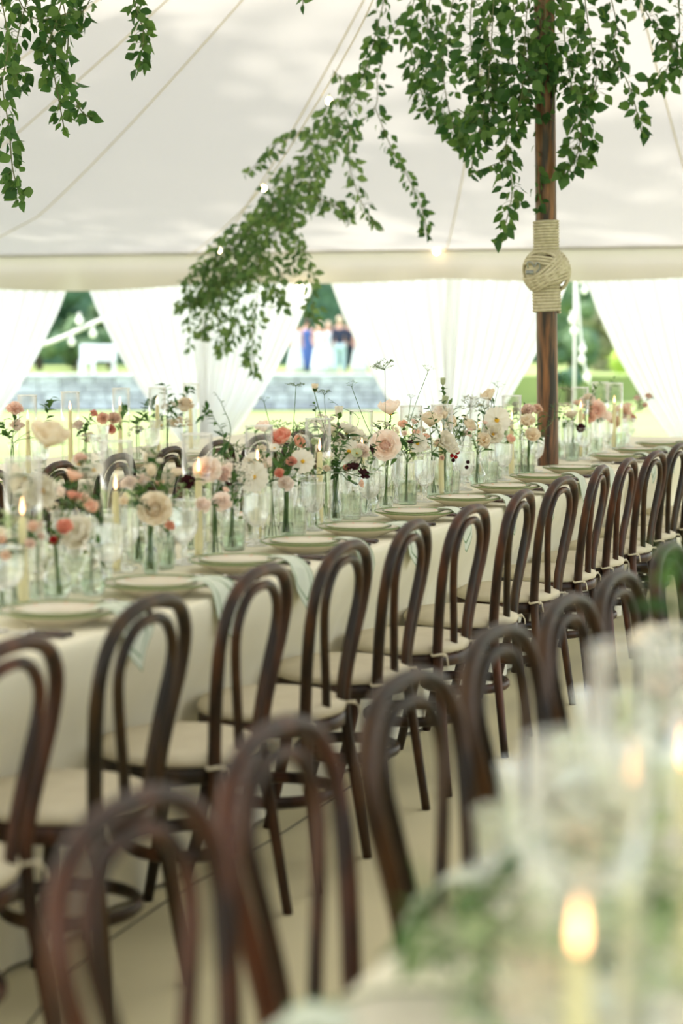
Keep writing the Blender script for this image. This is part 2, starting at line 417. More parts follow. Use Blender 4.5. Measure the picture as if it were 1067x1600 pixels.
for i, vp in enumerate(posts):
    for side in (1, -1):
        j = i - 1 if side > 0 else i + 1
        if j < 0 or j >= len(posts): continue
        if (i, side) not in CL and not (i == 0 and side == -1): continue
        w = abs(posts[j] - vp) / 2 - 0.02
        curtain(vp, side, w, CL[(i, side)] if (i, side) in CL else CL[0], 10 + i * 2 + side)
    if i in (1, 2):
        m = MB(); m.tube([UV(UW + 0.24, vp, 0), UV(UW + .24, vp, EAVE - 0.02)], 0.03, 10)
        tag(link('side_pole', m.mesh('side_pole', M['polewood'])), ['', 'side pole at the eave behind the leafy garland', 'side pole at the eave under the single glowing bulb'][i], 'pole', 'tent side poles')

# ------------------------------------------------------------------ main pole with rope binding
top = PV(846, -540, PVv); bot = PV(856, 725, PVv)
axis = (top - bot).normalized(); base = bot - axis * (bot.z / axis.z)
pole = empty('tent_pole', base, 0, 'tall stained wooden tent pole bound with a cream rope knot', 'pole')
def pole_at(h): return base + axis * (h / axis.z)
def rel(p): return p - base
m = MB(); m.tube([rel(pole_at(h)) for h in [0.0, 0.5, 1, 1.5, 2, 2.5, 3, 3.5, 4, 4.5, 4.9]], [0.056, .055, .054, .053, .053, .052, .052, .051, .05, .05, .05], 20)
link('shaft', m.mesh('shaft', M['polewood']), pole)
SP = FPX / 10.07
def hpx(py): return CAMH + (HZ - py) / SP
def helix(h0, h1, r, rope):
    n = int((h1 - h0) / (rope * 1.9)); pts = []
    for i in range(n * 14 + 1):
        a = 2 * PI * i / 14; h = h0 + (h1 - h0) * i / (n * 14)
        pts.append(rel(pole_at(h)) + Vector((math.cos(a) * r, math.sin(a) * r, 0)))
    m = MB(); m.tube(pts, rope, 6); return m
link('rope_wrap', helix(hpx(402), hpx(348), 0.060, 0.0075).mesh('rope_wrap', M['rope']), pole)
link('rope_wrap', helix(hpx(488), hpx(448), 0.066, 0.0085).mesh('rope_wrap', M['rope']), pole)
kc = rel(pole_at(hpx(425)))
m = MB(); m.sphere(kc, 0.100, 20, 12, (1.08, 1.08, 0.88)); link('knot_core', m.mesh('knot_core', M['rope']), pole)
def knot_band(tilt, az, off, n=5, rx=0.122, rz=0.10):
    rot = Matrix.Rotation(az, 3, 'Z') @ Matrix.Rotation(tilt, 3, 'Y')
    m = MB()
    for k in range(n):
        d = (k - (n - 1) / 2) * 0.0165 + off
        rad = math.sqrt(max(0.0004, 1 - (d / 0.112) ** 2))
        pts = [kc + rot @ Vector((math.cos(a) * 0.118 * rad, math.sin(a) * 0.118 * rad, d)) for a in [2 * PI * i / 28 for i in range(28)]]
        m.tube(pts, 0.0078, 8, closed=True)
    return m
link('knot_strand', knot_band(math.radians(-42), math.radians(10), 0.0, 5).mesh('knot_strand', M['rope']), pole)
link('knot_strand', knot_band(math.radians(18), math.radians(200), -0.028, 4).mesh('knot_strand', M['rope']), pole)
link('knot_strand', knot_band(math.radians(14), math.radians(40), 0.03, 3).mesh('knot_strand', M['rope']), pole)
link('knot_strand', knot_band(math.radians(62), math.radians(60), 0.0, 3).mesh('knot_strand', M['rope']), pole)
m = MB()
hk = kc + Vector((-0.082, -0.105, 0.012))
m.tube(bez([hk + Vector(q) for q in ((-.02, 0, .0), (-.025, -.005, .028), (-.005, -.008, .03), (.01, -.008, .008), (.022, -.008, .028), (.036, -.004, .02), (.036, 0, -.002), (.02, 0, -.02))], 5), 0.0035, 6)
m.box(hk + Vector((-.012, -.002, -.02)), (0.04, 0.012, 0.022))
link('shackle', m.mesh('shackle', M['steel']), pole)['label'] = 'grey steel shackle on the rope knot'

# ------------------------------------------------------------------ chairs
def chair_spec():
    hoop = [(.185, -.205, 0), (.166, -.180, .20), (.147, -.155, .40), (.150, -.156, .50), (.176, -.172, .62), (.196, -.190, .72), (.187, -.203, .795), (.141, -.212, .85), (.071, -.217, .875), (0, -.218, .880)]
    full = hoop + [(-x, y, z) for x, y, z in hoop[-2::-1]]
    pts = bez(full, 3); rad = []
    for p in pts:
        rad.append(0.0135 + 0.0035 * max(0, min(1, (p.z - 0.05) / 0.4)) - (0.001 if p.z > 0.7 else 0))
    m = MB(); m.tube(pts, rad, 8); back = m.mesh('back_hoop', M['wood'])
    inn = [(.050, -.175, .42), (.060, -.177, .52), (.096, -.187, .64), (.122, -.198, .73), (.113, -.206, .788), (.067, -.211, .832), (0, -.213, .844)]
    full = inn + [(-x, y, z) for x, y, z in inn[-2::-1]]
    m = MB(); m.tube(bez(full, 3), 0.0125, 8); inner = m.mesh('inner_hoop', M['wood'])
    m = MB(); m.lathe([(.150, .395), (.190, .392), (.197, .40), (.197, .425), (.190, .432), (.150, .432)], 28); ring = m.mesh('seat_ring', M['wood'])
    m = MB(); m.lathe([(.10, .428), (.178, .429), (.196, .437), (.200, .449), (.194, .461), (.165, .471), (.09, .475), (.02, .476)], 28, mod=lambda a, i, z: 1 + 0.008 * math.sin(3 * a + 1))
    cush = m.mesh('cushion', M['cushion'])
    m = MB()
    for sx in (-1, 1):
        c = Vector((sx * .149, -.156, .437))
        m.tube([c + Vector((.020 * math.cos(a), .020 * math.sin(a), 0.003 * math.sin(2 * a))) for a in [2 * PI * i / 10 for i in range(10)]], 0.004, 5, closed=True)
        m.sphere(c + Vector((sx * .004, -.022, 0)), 0.008, 6, 4, (1.2, .8, .8))
        m.tube(bez([c + Vector((0, -.028, 0)), c + Vector((sx * .010, -.034, -.014)), c + Vector((sx * .008, -.036, -.032))], 4), 0.0024, 5)
    ties = m.mesh('cushion_tie', M['cushion'])
    legs = []
    for sx in (-1, 1):
        m = MB(); m.tube(bez([(sx * .150, .105, .40), (sx * .158, .125, .22), (sx * .172, .172, 0)], 4), [.019, .0185, .018, .0175, .017, .0165, .016, .015, .014], 8)
        legs.append(('front_leg', m.mesh('front_leg', M['wood']), None, []))
    m = MB(); m.tube([(.148 * math.cos(a), .148 * math.sin(a) - .015, .215) for a in [2 * PI * i / 28 for i in range(28)]], 0.012, 6, closed=True, flat=(1.35, .8))
    ringst = m.mesh('stretcher_ring', M['wood'])
    return [('back_hoop', back, None, []), ('inner_hoop', inner, None, []), ('seat_ring', ring, None, []), ('cushion', cush, None, [('cushion_tie', ties, None)])] + legs + [('stretcher_ring', ringst, None, [])]
CH = chair_spec()
near_u = [3.10, 3.70, 4.27, 4.83, 5.40, 5.96, 6.55, 7.20, 7.83, 8.32, 8.86, 9.47, 10.05, 10.65]
for i, u in enumerate(near_u):
    lab = 'dark bentwood chair, {} from left in row backing the aisle at the main table'.format(ORD[i])
    if i == 0: lab = 'dark bentwood chair cut off by the left edge beside the main table'
    inst(CH, 'bentwood_chair', UV(u, 2.0 + rr(-.012, .012), 0), RZV + rr(-.06, .06), lab, 'chair', 'bentwood chairs along the near side of the main table')
fg_u = [2.085, 2.56, 3.00, 3.53, 3.99, 4.43, 5.06]; fg_v = [1.05, 1.055, 1.01, 1.01, .99, .98, .985]
fg_r = [-.05, -.02, -.07, -.07, -.06, -.05, -.03]
for i, u in enumerate(fg_u):
    inst(CH, 'bentwood_chair', UV(u, fg_v[i] - .216, 0), RZV + PI + fg_r[i], 'blurred brown bentwood chair, {} from left in the foreground row'.format(ORD[i]), 'chair', 'blurred bentwood chairs in the foreground row')
for i, u in enumerate([5.50, 6.07, 6.63, 7.20, 7.76, 8.32, 8.90, 9.45]):
    inst(CH, 'bentwood_chair', UV(u, 3.08, 0), RZV + PI + rr(-.08, .08), 'bentwood chair on far side of the main table, {} from left behind the flowers'.format(ORD[i]), 'chair', 'bentwood chairs on the far side of the main table')
for i, u in enumerate([6.72, 7.27, 7.82, 8.36, 8.92, 9.47, 10.02, 10.6]):
    inst(CH, 'bentwood_chair', UV(u, 4.17, 0), RZV + rr(-.1, .1), 'grey-brown bentwood chair backing onto the rearmost table, {} from left'.format(ORD[i]), 'chair', 'bentwood chairs on the near side of the rearmost table')

# ------------------------------------------------------------------ tables
TT = 0.742
def tablecloth(u0, u1, v0, v1, label, ins=0.12, seed=0):
    w, l = v1 - v0, u1 - u0; rc = 0.03; peri = []
    cu, cv = (u0 + u1) / 2, (v0 + v1) / 2
    def seg(a, b, nrm):
        n = max(2, int((Vector(b) - Vector(a)).length / 0.035))
        for i in range(n): t = i / n; peri.append((Vector(a).lerp(Vector(b), t), Vector(nrm)))
    def corner(c, a0):
        for i in range(5):
            a = a0 + i / 5 * PI / 2; d = Vector((math.cos(a), math.sin(a), 0)); peri.append((Vector(c) + d * rc, d))
    seg((u0 + rc, v0, 0), (u1 - rc, v0, 0), (0, -1, 0)); corner((u1 - rc, v0 + rc, 0), -PI / 2)
    seg((u1, v0 + rc, 0), (u1, v1 - rc, 0), (1, 0, 0)); corner((u1 - rc, v1 - rc, 0), 0)
    seg((u1 - rc, v1, 0), (u0 + rc, v1, 0), (0, 1, 0)); corner((u0 + rc, v1 - rc, 0), PI / 2)
    seg((u0, v1 - rc, 0), (u0, v0 + rc, 0), (-1, 0, 0)); corner((u0 + rc, v0 + rc, 0), PI)
    rows = [(0.018, .750), (0.006, .7485), (0.0, .743), (-.003, .73), (0, .70), (None, .62), (None, .52), (None, .42), (None, .30), (None, .16), (None, .012)]
    m = MB(); n = len(peri); vs = []
    for q, z in rows:
        for i, (p, d) in enumerate(peri):
            if q is None:
                t = min(1, (.70 - z) / .25); s = p.x * 7.0 + p.y * 6.1
                fold = (math.sin(s * 1.7 + seed) + .6 * math.sin(s * 3.9 + 1.3)) * 0.011 * (0.3 + t)
                inn = ins * t * t * (3 - 2 * t) * abs(d.y) + 0.02 * t * abs(d.x)
                o = -inn + fold
            else: o = -q
            x = p + d * o; vs.append(UV(x.x, x.y, z))
    fs = [tuple(range(n))]
    for r in range(len(rows) - 1):
        for i in range(n):
            j = (i + 1) % n; fs.append((r * n + j, r * n + i, (r + 1) * n + i, (r + 1) * n + j))
    m.add(vs, fs); me = m.mesh('tablecloth', M['linen']); me.polygons[0].use_smooth = False
    return tag(link('tablecloth', me), label, 'tablecloth', 'cream linen cloths on the long tables')
def table(u0, u1, v0, v1, label):
    e = empty('banquet_table', UV((u0 + u1) / 2, (v0 + v1) / 2, 0), RZV, label, 'table', 'long tables under linen cloths')
    l, w = u1 - u0, v1 - v0
    m = MB(); m.box((0, 0, .727), (l - .02, w - .02, .028)); link('tabletop', m.mesh('tabletop', M['polewood'], False), e)
    for sx in (-1, 1):
        for sy in (-1, 1):
            m = MB(); m.box((sx * (l / 2 - .3), sy * (w / 2 - .26), .3565), (.05, .05, .713)); link('leg', m.mesh('leg', M['polewood'], False), e)
T2A = (2.35, PU_ - .075); T2B = (PU_ + .075, 12.6); V20, V21 = 2.08, 3.0
V10, V11 = -.21, .71; V30, V31 = 4.25, 5.17
tablecloth(*T2A, V20, V21, 'cream linen cloth on the long main table left of the pole', seed=1)
tablecloth(*T2B, V20, V21, 'cream linen cloth on the main table beyond the pole', seed=2)
tablecloth(.95, 5.6, V10, V11, 'blurred pale cloth on the foreground table at lower right', ins=.14, seed=3)
tablecloth(5.2, 12.2, V30, V31, 'cream cloth on the rearmost table behind the main one', seed=4)
table(*T2A, V20, V21, 'long main table under cream linen, left of the pole'); table(*T2B, V20, V21, 'main table under cream linen beyond the pole')
table(.95, 5.6, V10, V11, 'foreground table under pale cloth at lower right'); table(5.2, 12.2, V30, V31, 'rearmost table under cream cloth by the curtains')
TZ = 0.7505

# ------------------------------------------------------------------ tableware
def scal(k, amp): return lambda a, i, z: 1 + amp * math.cos(k * a) * (1 if i > 2 else 0)
def spec_dinner():
    m = MB(); sc = lambda a, i, z: 1 + (.014 * math.cos(10 * a) if 3 <= i <= 8 else 0)
    m.lathe([(.03, 0), (.07, 0), (.075, .004), (.10, .014), (.125, .024), (.141, .030), (.143, .0325), (.140, .034), (.122, .028), (.098, .019), (.06, .014), (.01, .013)], 40, mod=sc)
    body = m.mesh('plate_body', M['porcelain'])
    m = MB(); m.tube([(.1425 * (1 + .014 * math.cos(10 * a)) * math.cos(a), .1425 * (1 + .014 * math.cos(10 * a)) * math.sin(a), .0335) for a in [2 * PI * i / 60 for i in range(60)]], .0032, 6, closed=True)
    return [('plate_body', body, None, [('painted_rim', m.mesh('painted_rim', M['greenrim']), None)])]
def spec_salad():
    m = MB(); sc = lambda a, i, z: 1 + (.012 * math.cos(8 * a) if 2 <= i <= 5 else 0)
    m.lathe([(.02, 0), (.058, 0), (.085, .010), (.108, .0175), (.110, .0195), (.106, .0205), (.083, .014), (.055, .007), (.01, .006)], 36, mod=sc)
    body = m.mesh('plate_body', M['porcelain'])
    m = MB(); m.tube([(.1095 * (1 + .012 * math.cos(8 * a)) * math.cos(a), .1095 * (1 + .012 * math.cos(8 * a)) * math.sin(a), .0200) for a in [2 * PI * i / 48 for i in range(48)]], .0022, 6, closed=True)
    rim = m.mesh('painted_rim', M['greenrim'])
    m = MB()
    for k in range(8):
        a = 2 * PI * (k + .5) / 8; rot = Matrix.Rotation(a, 3, 'Z')
        m.box(rot @ Vector((.097, 0, .0185)), (.014, .004, .0012), rot @ Matrix.Rotation(-.3, 3, 'Y'))
    return [('plate_body', body, None, [('painted_rim', rim, None), ('painted_tick', m.mesh('painted_tick', M['pinkrim'], False), None)])]
def spec_knife(fork=False):
    m = MB(); m.tube([(0, -.10, .006), (0, -.095, .0065), (0, -.05, .007), (0, -.005, .0065), (0, 0, .006)], [.005, .0085, .0075, .006, .0055], 8, flat=(.7, 1.15)); h = m.mesh('handle', M['tortoise'])
    m = MB(); m.tube([(0, -.002, .006), (0, .012, .006)], .0062, 8); col = m.mesh('collar', M['silver'])
    m = MB()
    if fork:
        m.tube([(0, .01, .006), (0, .06, .004), (0, .075, .005)], [.003, .003, .009], 6, flat=(.5, 1))
        for k in range(4): m.tube([((k - 1.5) * .0055, .073, .005), ((k - 1.5) * .0058, .095, .007), ((k - 1.5) * .0055, .12, .004)], [.0018, .0016, .001], 5)
        return [('handle', h, None, []), ('collar', col, None, []), ('tines', m.mesh('tines', M['silver']), None, [])]
    m.tube([(0, .01, .006), (.001, .05, .006), (.002, .10, .006), (0, .125, .006)], [.006, .0085, .008, .002], 6, flat=(.2, 1))
    return [('handle', h, None, []), ('collar', col, None, []), ('blade', m.mesh('blade', M['silver']), None, [])]
def spec_napkin(seed):
    rs = random.Random(seed); m = MB(); nu, nv = 14, 22
    path = [(.085, .038), (.10, .041), (.12, .042), (.140, .040), (.157, .030), (.170, .012), (.179, -.015), (.183, -.06), (.186, -.115)]
    pp = bez([(0, -y, z) for y, z in path], 4)
    sk = rs.choice((-1, 1)) * rs.uniform(.5, 1); f0 = rs.random() * 6
    def fn(a, b):
        x = a - .5
        bb = min(1.0, b * (0.80 + .20 * (1 - abs(x * 2)) ** .8 + .10 * sk * x))
        i = bb * (len(pp) - 1); k = min(len(pp) - 2, int(i)); p = pp[k].lerp(pp[k + 1], i - k)
        w = .045 + .105 * min(1, max(0, (b - .1) / .75))
        rip = math.sin(a * 9 + f0) * .004 + abs(math.sin(a * 5.5 + f0)) * .004
        return (x * w + .03 * b, p.y - (rip if b > .6 else 0), p.z + (rip if b <= .75 else 0))
    m.grid(fn, nu, nv); me = m.mesh('napkin', M['napkin'])
    uvl = me.uv_layers.new(name='UVMap')
    for lp in me.loops: k = lp.vertex_index; uvl.data[lp.index].uv = ((k % (nu + 1)) / nu, (k // (nu + 1)) / nv)
    return me
NAPS = [spec_napkin(i) for i in range(4)]
rib = lambda n, a0, lo, hi: (lambda a, i, z: 1 + (a0 * math.cos(n * a) if lo < z < hi else 0))
def spec_tumbler():
    m = MB(); prof = [(.034, .0)] + [(.036 + .004 * (k / 8), .004 + .091 * k / 8) for k in range(9)]
    m.lathe(prof, 36, mod=lambda a, i, z: 1 + (.028 * math.cos(9 * a + z * 140) * math.cos(9 * a - z * 140) if .008 < z < .085 else 0), cap1=False)
    body = m.mesh('bowl', M['tumbler'])
    m = MB(); m.lathe([(.033, .002), (.035, .006), (.035, .012), (.02, .014), (.004, .0145)], 24); return [('bowl', body, None, []), ('thick_base', m.mesh('thick_base', M['crystal']), None, [])]
def spec_goblet(h=.165, r=.042, name='bowl'):
    m = MB(); m.lathe([(.004, .062), (.018, .066), (.030, .078), (.037, .095), (.040, .12), (r, h - .01), (r + .001, h)], 48, mod=rib(14, .022, .066, h - .012), cap1=False); bowl = m.mesh('bowl', M['crystal'])
    m = MB(); m.lathe([(.034, 0), (.036, .002), (.034, .004), (.015, .008), (.007, .014), (.006, .028), (.010, .036), (.006, .044), (.006, .056), (.011, .064)], 16); st = m.mesh('stem', M['crystal'])
    m = MB(); m.tube([((r + .001) * math.cos(a), (r + .001) * math.sin(a), h) for a in [2 * PI * i / 32 for i in range(32)]], .0011, 5, closed=True)
    return [('bowl', bowl, None, [('lip', m.mesh('lip', M['glassrim']), None)]), ('stem', st, None, [])]
def spec_flute(h=.205):
    m = MB(); m.lathe([(.003, .066), (.010, .070), (.017, .085), (.022, .12), (.026, .16), (.030, h - .008), (.032, h)], 40, mod=rib(10, .03, .07, h - .02), cap1=False); bowl = m.mesh('bowl', M['crystal'])
    m = MB(); m.lathe([(.031, 0), (.033, .002), (.031, .004), (.010, .009), (.006, .016), (.009, .024), (.005, .034), (.005, .056), (.009, .066)], 16); st = m.mesh('stem', M['crystal'])
    m = MB(); m.tube([(.032 * math.cos(a), .032 * math.sin(a), h) for a in [2 * PI * i / 32 for i in range(32)]], .001, 5, closed=True)
    return [('bowl', bowl, None, [('lip', m.mesh('lip', M['glassrim']), None)]), ('stem', st, None, [])]
DIN, SAL, KNI, FOR_, TUM, GOB, GOB2, FLU = spec_dinner(), spec_salad(), spec_knife(), spec_knife(True), spec_tumbler(), spec_goblet(), spec_goblet(.185, .038), spec_flute()
plate_u = [4.13, 4.66, 5.20, 5.73, 6.22, 6.80, 7.42, 8.02, 8.62, 9.2, 10.15, 10.7, 11.3]
def setting(u, v, sgn, where, full=True, flip=1, extra=''):
    """sgn +1: guest sits on the -v side"""
    rz = RZV if sgn > 0 else RZV + PI
    def at(du, dv, h=TZ): return UV(u + du * sgn, v + dv * sgn, h)
    inst(DIN, 'dinner_plate', at(0, 0), rz + rr(-1, 1), 'cream dinner plate with wavy green rim at ' + where, 'plate', 'green-rimmed dinner plates')
    inst(SAL, 'salad_plate', at(rr(-.004, .004), .004, TZ + .0165), rz + rr(-1, 1), 'small green-rimmed plate on top of the dinner plate at ' + where, 'plate', 'small green-rimmed plates')
    if full:
        e = link('napkin', NAPS[int(R() * 4)]); e.location = at(.02, 0, TZ); e.rotation_euler = (0, 0, rz); tag(e, 'pale napkin with green border hanging from plate at ' + where, 'napkin', 'green-bordered napkins')
        for dx, sp, nm, lb in ((.175, KNI, 'knife', 'dark-handled knife right of plate'), (.205, KNI, 'knife', 'outer dark-handled knife right of plate'), (-.175, FOR_, 'fork', 'dark-handled fork left of plate'), (-.205, FOR_, 'fork', 'outer dark-handled fork left of plate')):
            inst(sp, nm, at(dx, -.035 + rr(-.008, .008)), rz + rr(-.05, .05), lb + ' at ' + where, nm, 'tortoiseshell-handled cutlery')
    inst(TUM, 'tumbler', at(-.03 + rr(-.02, .02), .225 + rr(-.01, .01)), R() * 6, 'pale green diamond-cut tumbler behind plate at ' + where, 'tumbler', 'cut-glass tumblers')
    inst(GOB, 'wine_goblet', at(.10 + rr(-.015, .015), .205 + rr(-.015, .015)), R() * 6, 'wide ribbed crystal goblet behind plate at ' + where, 'goblet', 'ribbed crystal goblets')
    inst(GOB2, 'wine_goblet', at(.17 + rr(-.015, .015), .255 + rr(-.015, .015)), R() * 6, 'tall narrow ribbed goblet at ' + where, 'goblet', 'ribbed crystal goblets')
    inst(FLU, 'champagne_flute', at(.045 + rr(-.015, .015), .275 + rr(-.01, .01)), R() * 6, 'ribbed crystal champagne flute at ' + where, 'glass', 'crystal champagne flutes')
for i, u in enumerate(plate_u):
    setting(u, V20 + .165, 1, 'the {} near-side place from left'.format(ORD[i]))
for i, u in enumerate([4.75, 5.30, 5.87, 6.43, 7.0, 7.56, 8.12, 8.70, 9.25, 10.3]):
    setting(u, V21 - .165, -1, "the main table's {} far-side place".format(ORD[i]), full=i < 5)

# candles in tall glass cylinders
def cyl_spec(h=.375, r=.046):
    m = MB(); m.lathe([(r, .004), (r, h * .3), (r, h * .6), (r, h), (r - .0035, h), (r - .0035, h * .6), (r - .0035, h * .3), (r - .0035, .007)], 32, cap0=False, cap1=False); wall = m.mesh('glass_wall', M['glass'])
    m = MB(); m.lathe([(r, 0), (r, .006), (r - .003, .007), (.004, .007)], 32); bs = m.mesh('glass_base', M['glass'])
    m = MB(); m.tube([(r * math.cos(a), r * math.sin(a), h) for a in [2 * PI * i / 36 for i in range(36)]], .0022, 6, closed=True)
    return [('glass_wall', wall, None, [('rim', m.mesh('rim', M['glassrim']), None)]), ('glass_base', bs, None, [])]
CY = cyl_spec()
def candle_spec(h):
    m = MB(); m.lathe([(.013, 0), (.0135, .01), (.0115, h * .5), (.0095, h - .01), (.008, h - .002), (.002, h)], 14); c = m.mesh('taper', M['candle'])
    m = MB(); m.tube([(0, 0, h - .001), (.0005, 0, h + .008)], .0012, 5); w = m.mesh('wick', M['wick'])
    m = MB(); z0 = h + .004; m.lathe([(.0012, z0), (.0044, z0 + .006), (.0052, z0 + .012), (.0041, z0 + .022), (.0019, z0 + .034), (.0003, z0 + .043)], 10); f = m.mesh('flame', M['flame'])
    m = MB(); m.lathe([(.018, 0), (.02, .003), (.016, .010), (.014, .018), (.0135, .018)], 14, cap1=False); hld = m.mesh('holder', M['glass'])
    return [('taper', c, None, []), ('wick', w, None, [('flame', f, None)]), ('holder', hld, None, [])]
CAN = {h: candle_spec(h) for h in (.20, .225, .25, .275)}
def hurricane(p, lab, ch=.25, grp='tall glass candle cylinders', sc=1.0):
    inst(CY, 'glass_cylinder', p, R() * 6, 'tall clear glass cylinder around a lit candle ' + lab, 'candle holder', grp, scale=sc)
    inst(CAN[ch], 'taper_candle', p + Vector((rr(-.006, .006), rr(-.006, .006), .0085)), R() * 6, 'lit cream taper candle in glass cylinder ' + lab, 'candle', 'lit cream taper candles')
def at_px(px, v): p = PV(px, 800, v); u, v, h = uvh(p); return UV(u, v, TZ)
CYL = [(37, 2.44, .225), (183, 2.56, .225), (309, 2.50, .25), (405, 2.52, .25), (497, 2.52, .25), (564, 2.60, .225), (642, 2.56, .25), (690, 2.48, .25), (748, 2.58, .225), (798, 2.50, .25), (904, 2.50, .25), (935, 2.62, .225), (958, 2.5, .25)]
for i, (px, v, ch) in enumerate(CYL): hurricane(at_px(px, v), 'on the main table, {} from left'.format(ORD[i]), ch)
for i, (px, v, ch) in enumerate([(45, 4.66, .25), (112, 4.7, .275), (191, 4.72, .275), (247, 4.6, .275), (300, 4.74, .25)]): hurricane(at_px(px, v), 'on the rearmost table, {} from left'.format(ORD[i]), ch)

# ------------------------------------------------------------------ flowers
def petal_mesh(name, L, Wd, cup, curl, mt, tip=0.0, notch=0.0, base=.25):
    m = MB()
    def fn(a, b):
        x = (a - .5) * 2
        w = Wd * (base + (1 - base) * math.sin(min(1, b * 1.15) * PI * .56)) * (math.sqrt(max(0, 1 - max(0, (b - .72) / .28) ** 2 * .75)) if b > .72 else 1)
        return (x * w / 2, L * b * (1 - notch * (1 - abs(x)) * (b ** 4)) * math.cos(curl * b), L * math.sin(curl * b) * b * .8 + cup * (x * x) * Wd * .5 + tip * b ** 3 * L * -1 + .04 * L * math.sin(x * 5) * b * b)
    m.grid(fn, 4, 5); return m.mesh(name, mt)
def place(az, el, r=0.0, z=0.0, s=1.0):
    return Matrix.Rotation(az, 4, 'Z') @ Matrix.Translation((0, r, z)) @ Matrix.Rotation(el, 4, 'X') @ Matrix.Scale(s, 4)
BLOOM = {}
def bloom(kind, col):
    """unit bloom of diameter 1 looking along +Z: (core mesh, [(petal mesh, matrix)])"""
    key = (kind, col)
    if key in BLOOM: return BLOOM[key]
    mt = M['petal_' + col]; rs = random.Random(hash(kind) % 7 + len(col)); pts = []
    rs = random.Random(sum(map(ord, kind + col)))
    core = MB()
    if kind == 'rose':
        core.sphere((0, 0, .12), .15, 10, 6, (1, 1, .9)); cm = core.mesh('heart', M['petal_' + ({'blush': 'pink', 'pink': 'peach'}.get(col, col))])
        for ring, (n, L, W_, el, r, z) in enumerate([(4, .30, .30, 1.32, .05, .0), (6, .40, .36, 1.05, .07, .0), (7, .46, .44, .72, .06, -.01), (8, .50, .48, .38, .05, -.02)]):
            pm = petal_mesh('petal', L, W_, .25, .25, M['petal_' + ({'blush': 'pink'}.get(col, col))] if ring == 0 else mt, tip=.12 * ring / 3, base=.4)
            for k in range(n): pts.append((pm, place(2 * PI * k / n + ring * .5 + rs.uniform(-.1, .1), el + rs.uniform(-.08, .08), r, z)))
    elif kind == 'poppy':
        core.sphere((0, 0, .05), .07, 8, 5); cm = core.mesh('heart', M['pollen'])
        for ring, (n, L, W_, el) in enumerate([(4, .46, .52, .95), (5, .52, .60, .55)]):
            pm = petal_mesh('petal', L, W_, .35, .3, mt, base=.3)
            for k in range(n): pts.append((pm, place(2 * PI * k / n + ring * .6 + rs.uniform(-.12, .12), el + rs.uniform(-.12, .12), .02, 0)))
    elif kind == 'cosmos':
        core.sphere((0, 0, .03), .085, 10, 5, (1, 1, .55)); cm = core.mesh('eye', M['pollen'])
        pm = petal_mesh('petal', .47, .34, .1, .08, mt, notch=.1)
        for k in range(8): pts.append((pm, place(2 * PI * k / 8 + rs.uniform(-.06, .06), .16 + rs.uniform(-.08, .1) + (k % 2) * .05, .03, 0)))
    elif kind == 'dark':
        core.sphere((0, 0, .05), .16, 8, 5, (1, 1, .6)); cm = core.mesh('eye', M['petal_burgundy'])
        pm = petal_mesh('petal', .42, .30, .15, .1, mt)
        for k in range(8): pts.append((pm, place(2 * PI * k / 8, .25 + rs.uniform(-.2, .2), .05, 0)))
    elif kind == 'carnation':
        for k in range(60):
            a = rs.random() * 6.283; e = rs.uniform(.05, 1.5); L = rs.uniform(.36, .48)
            mx = place(a, e, .0, .04)
            pm = []
            w = rs.uniform(.12, .2)
            vs = [mx @ Vector(q) for q in ((-.03, 0, 0), (.03, 0, 0), (w, L * .92, .03), (w * .3, L, -.03), (-w * .3, L * .93, .04), (-w, L * .96, -.02))]
            core.add(vs, [(0, 1, 2, 3), (0, 3, 4, 5)])
        core.sphere((0, 0, .1), .26, 8, 5); cm = core.mesh('bloom', mt)
    elif kind == 'bud':
        core.sphere((0, 0, .32), .36, 10, 7, (.85, .85, 1.25)); cm = core.mesh('bud', mt)
        pm = petal_mesh('petal', .75, .62, .5, -.1, mt, base=.5)
        for k in range(4): pts.append((pm, place(2 * PI * k / 4, 1.35, .13, 0)))
    elif kind == 'cluster':
        for k in range(26):
            a = rs.random() * 6.283; e = math.acos(rs.uniform(.0, 1)); c = Vector((math.sin(e) * math.cos(a), math.sin(e) * math.sin(a), math.cos(e) * .7)) * .42
            for q in range(4):
                ax = rs.random() * 6.28
                core.sphere(c + Vector((math.cos(q * 1.57 + ax) * .06, math.sin(q * 1.57 + ax) * .06, .02)), .06, 5, 3, (1, 1, .45))
        cm = core.mesh('floret_head', mt)
    BLOOM[key] = (cm, pts); return BLOOM[key]

def leafmesh(name, L, Wd, mt, fold=.25, droop=.2):
    m = MB(); prof = [(0, .06), (.18, .62), (.38, 1.0), (.6, .86), (.82, .42), (1, .0)]
    vs = []; 
    for b, w in prof:
        z = -droop * b * b * L
        vs += [(-w * Wd / 2, b * L, z + fold * w * Wd / 2), (0, b * L, z), (w * Wd / 2, b * L, z + fold * w * Wd / 2)]
    fs = []
    for i in range(len(prof) - 1):
        a = i * 3; fs += [(a, a + 1, a + 4, a + 3), (a + 1, a + 2, a + 5, a + 4)]
    m.add(vs, fs); return m.mesh(name, mt)
M['fleaf_pale'] = mat('flower_leaf_pale', srgb(160, 180, 132), 0.55, trans=0.45, rnd=0.3)
FLEAFP = [leafmesh('leaf', .05, .020, M['fleaf_pale']), leafmesh('leaf', .035, .018, M['fleaf_pale'], .3, .4)]
FLEAF = [leafmesh('leaf', .05, .020, M['fleaf']), leafmesh('leaf', .035, .018, M['fleaf'], .3, .4)]
def orient(d, up=None):
    d = d.normalized(); q = d.to_track_quat('Z', 'Y'); return q.to_matrix().to_4x4()
def stem_path(b, mouth, head, d, sag=0.0):
    mid = mouth.lerp(head, .55) + Vector((rr(-.008, .008), rr(-.008, .008), sag))
    return bez([b, mouth, mid, head - d.normalized() * .012, head], 5)
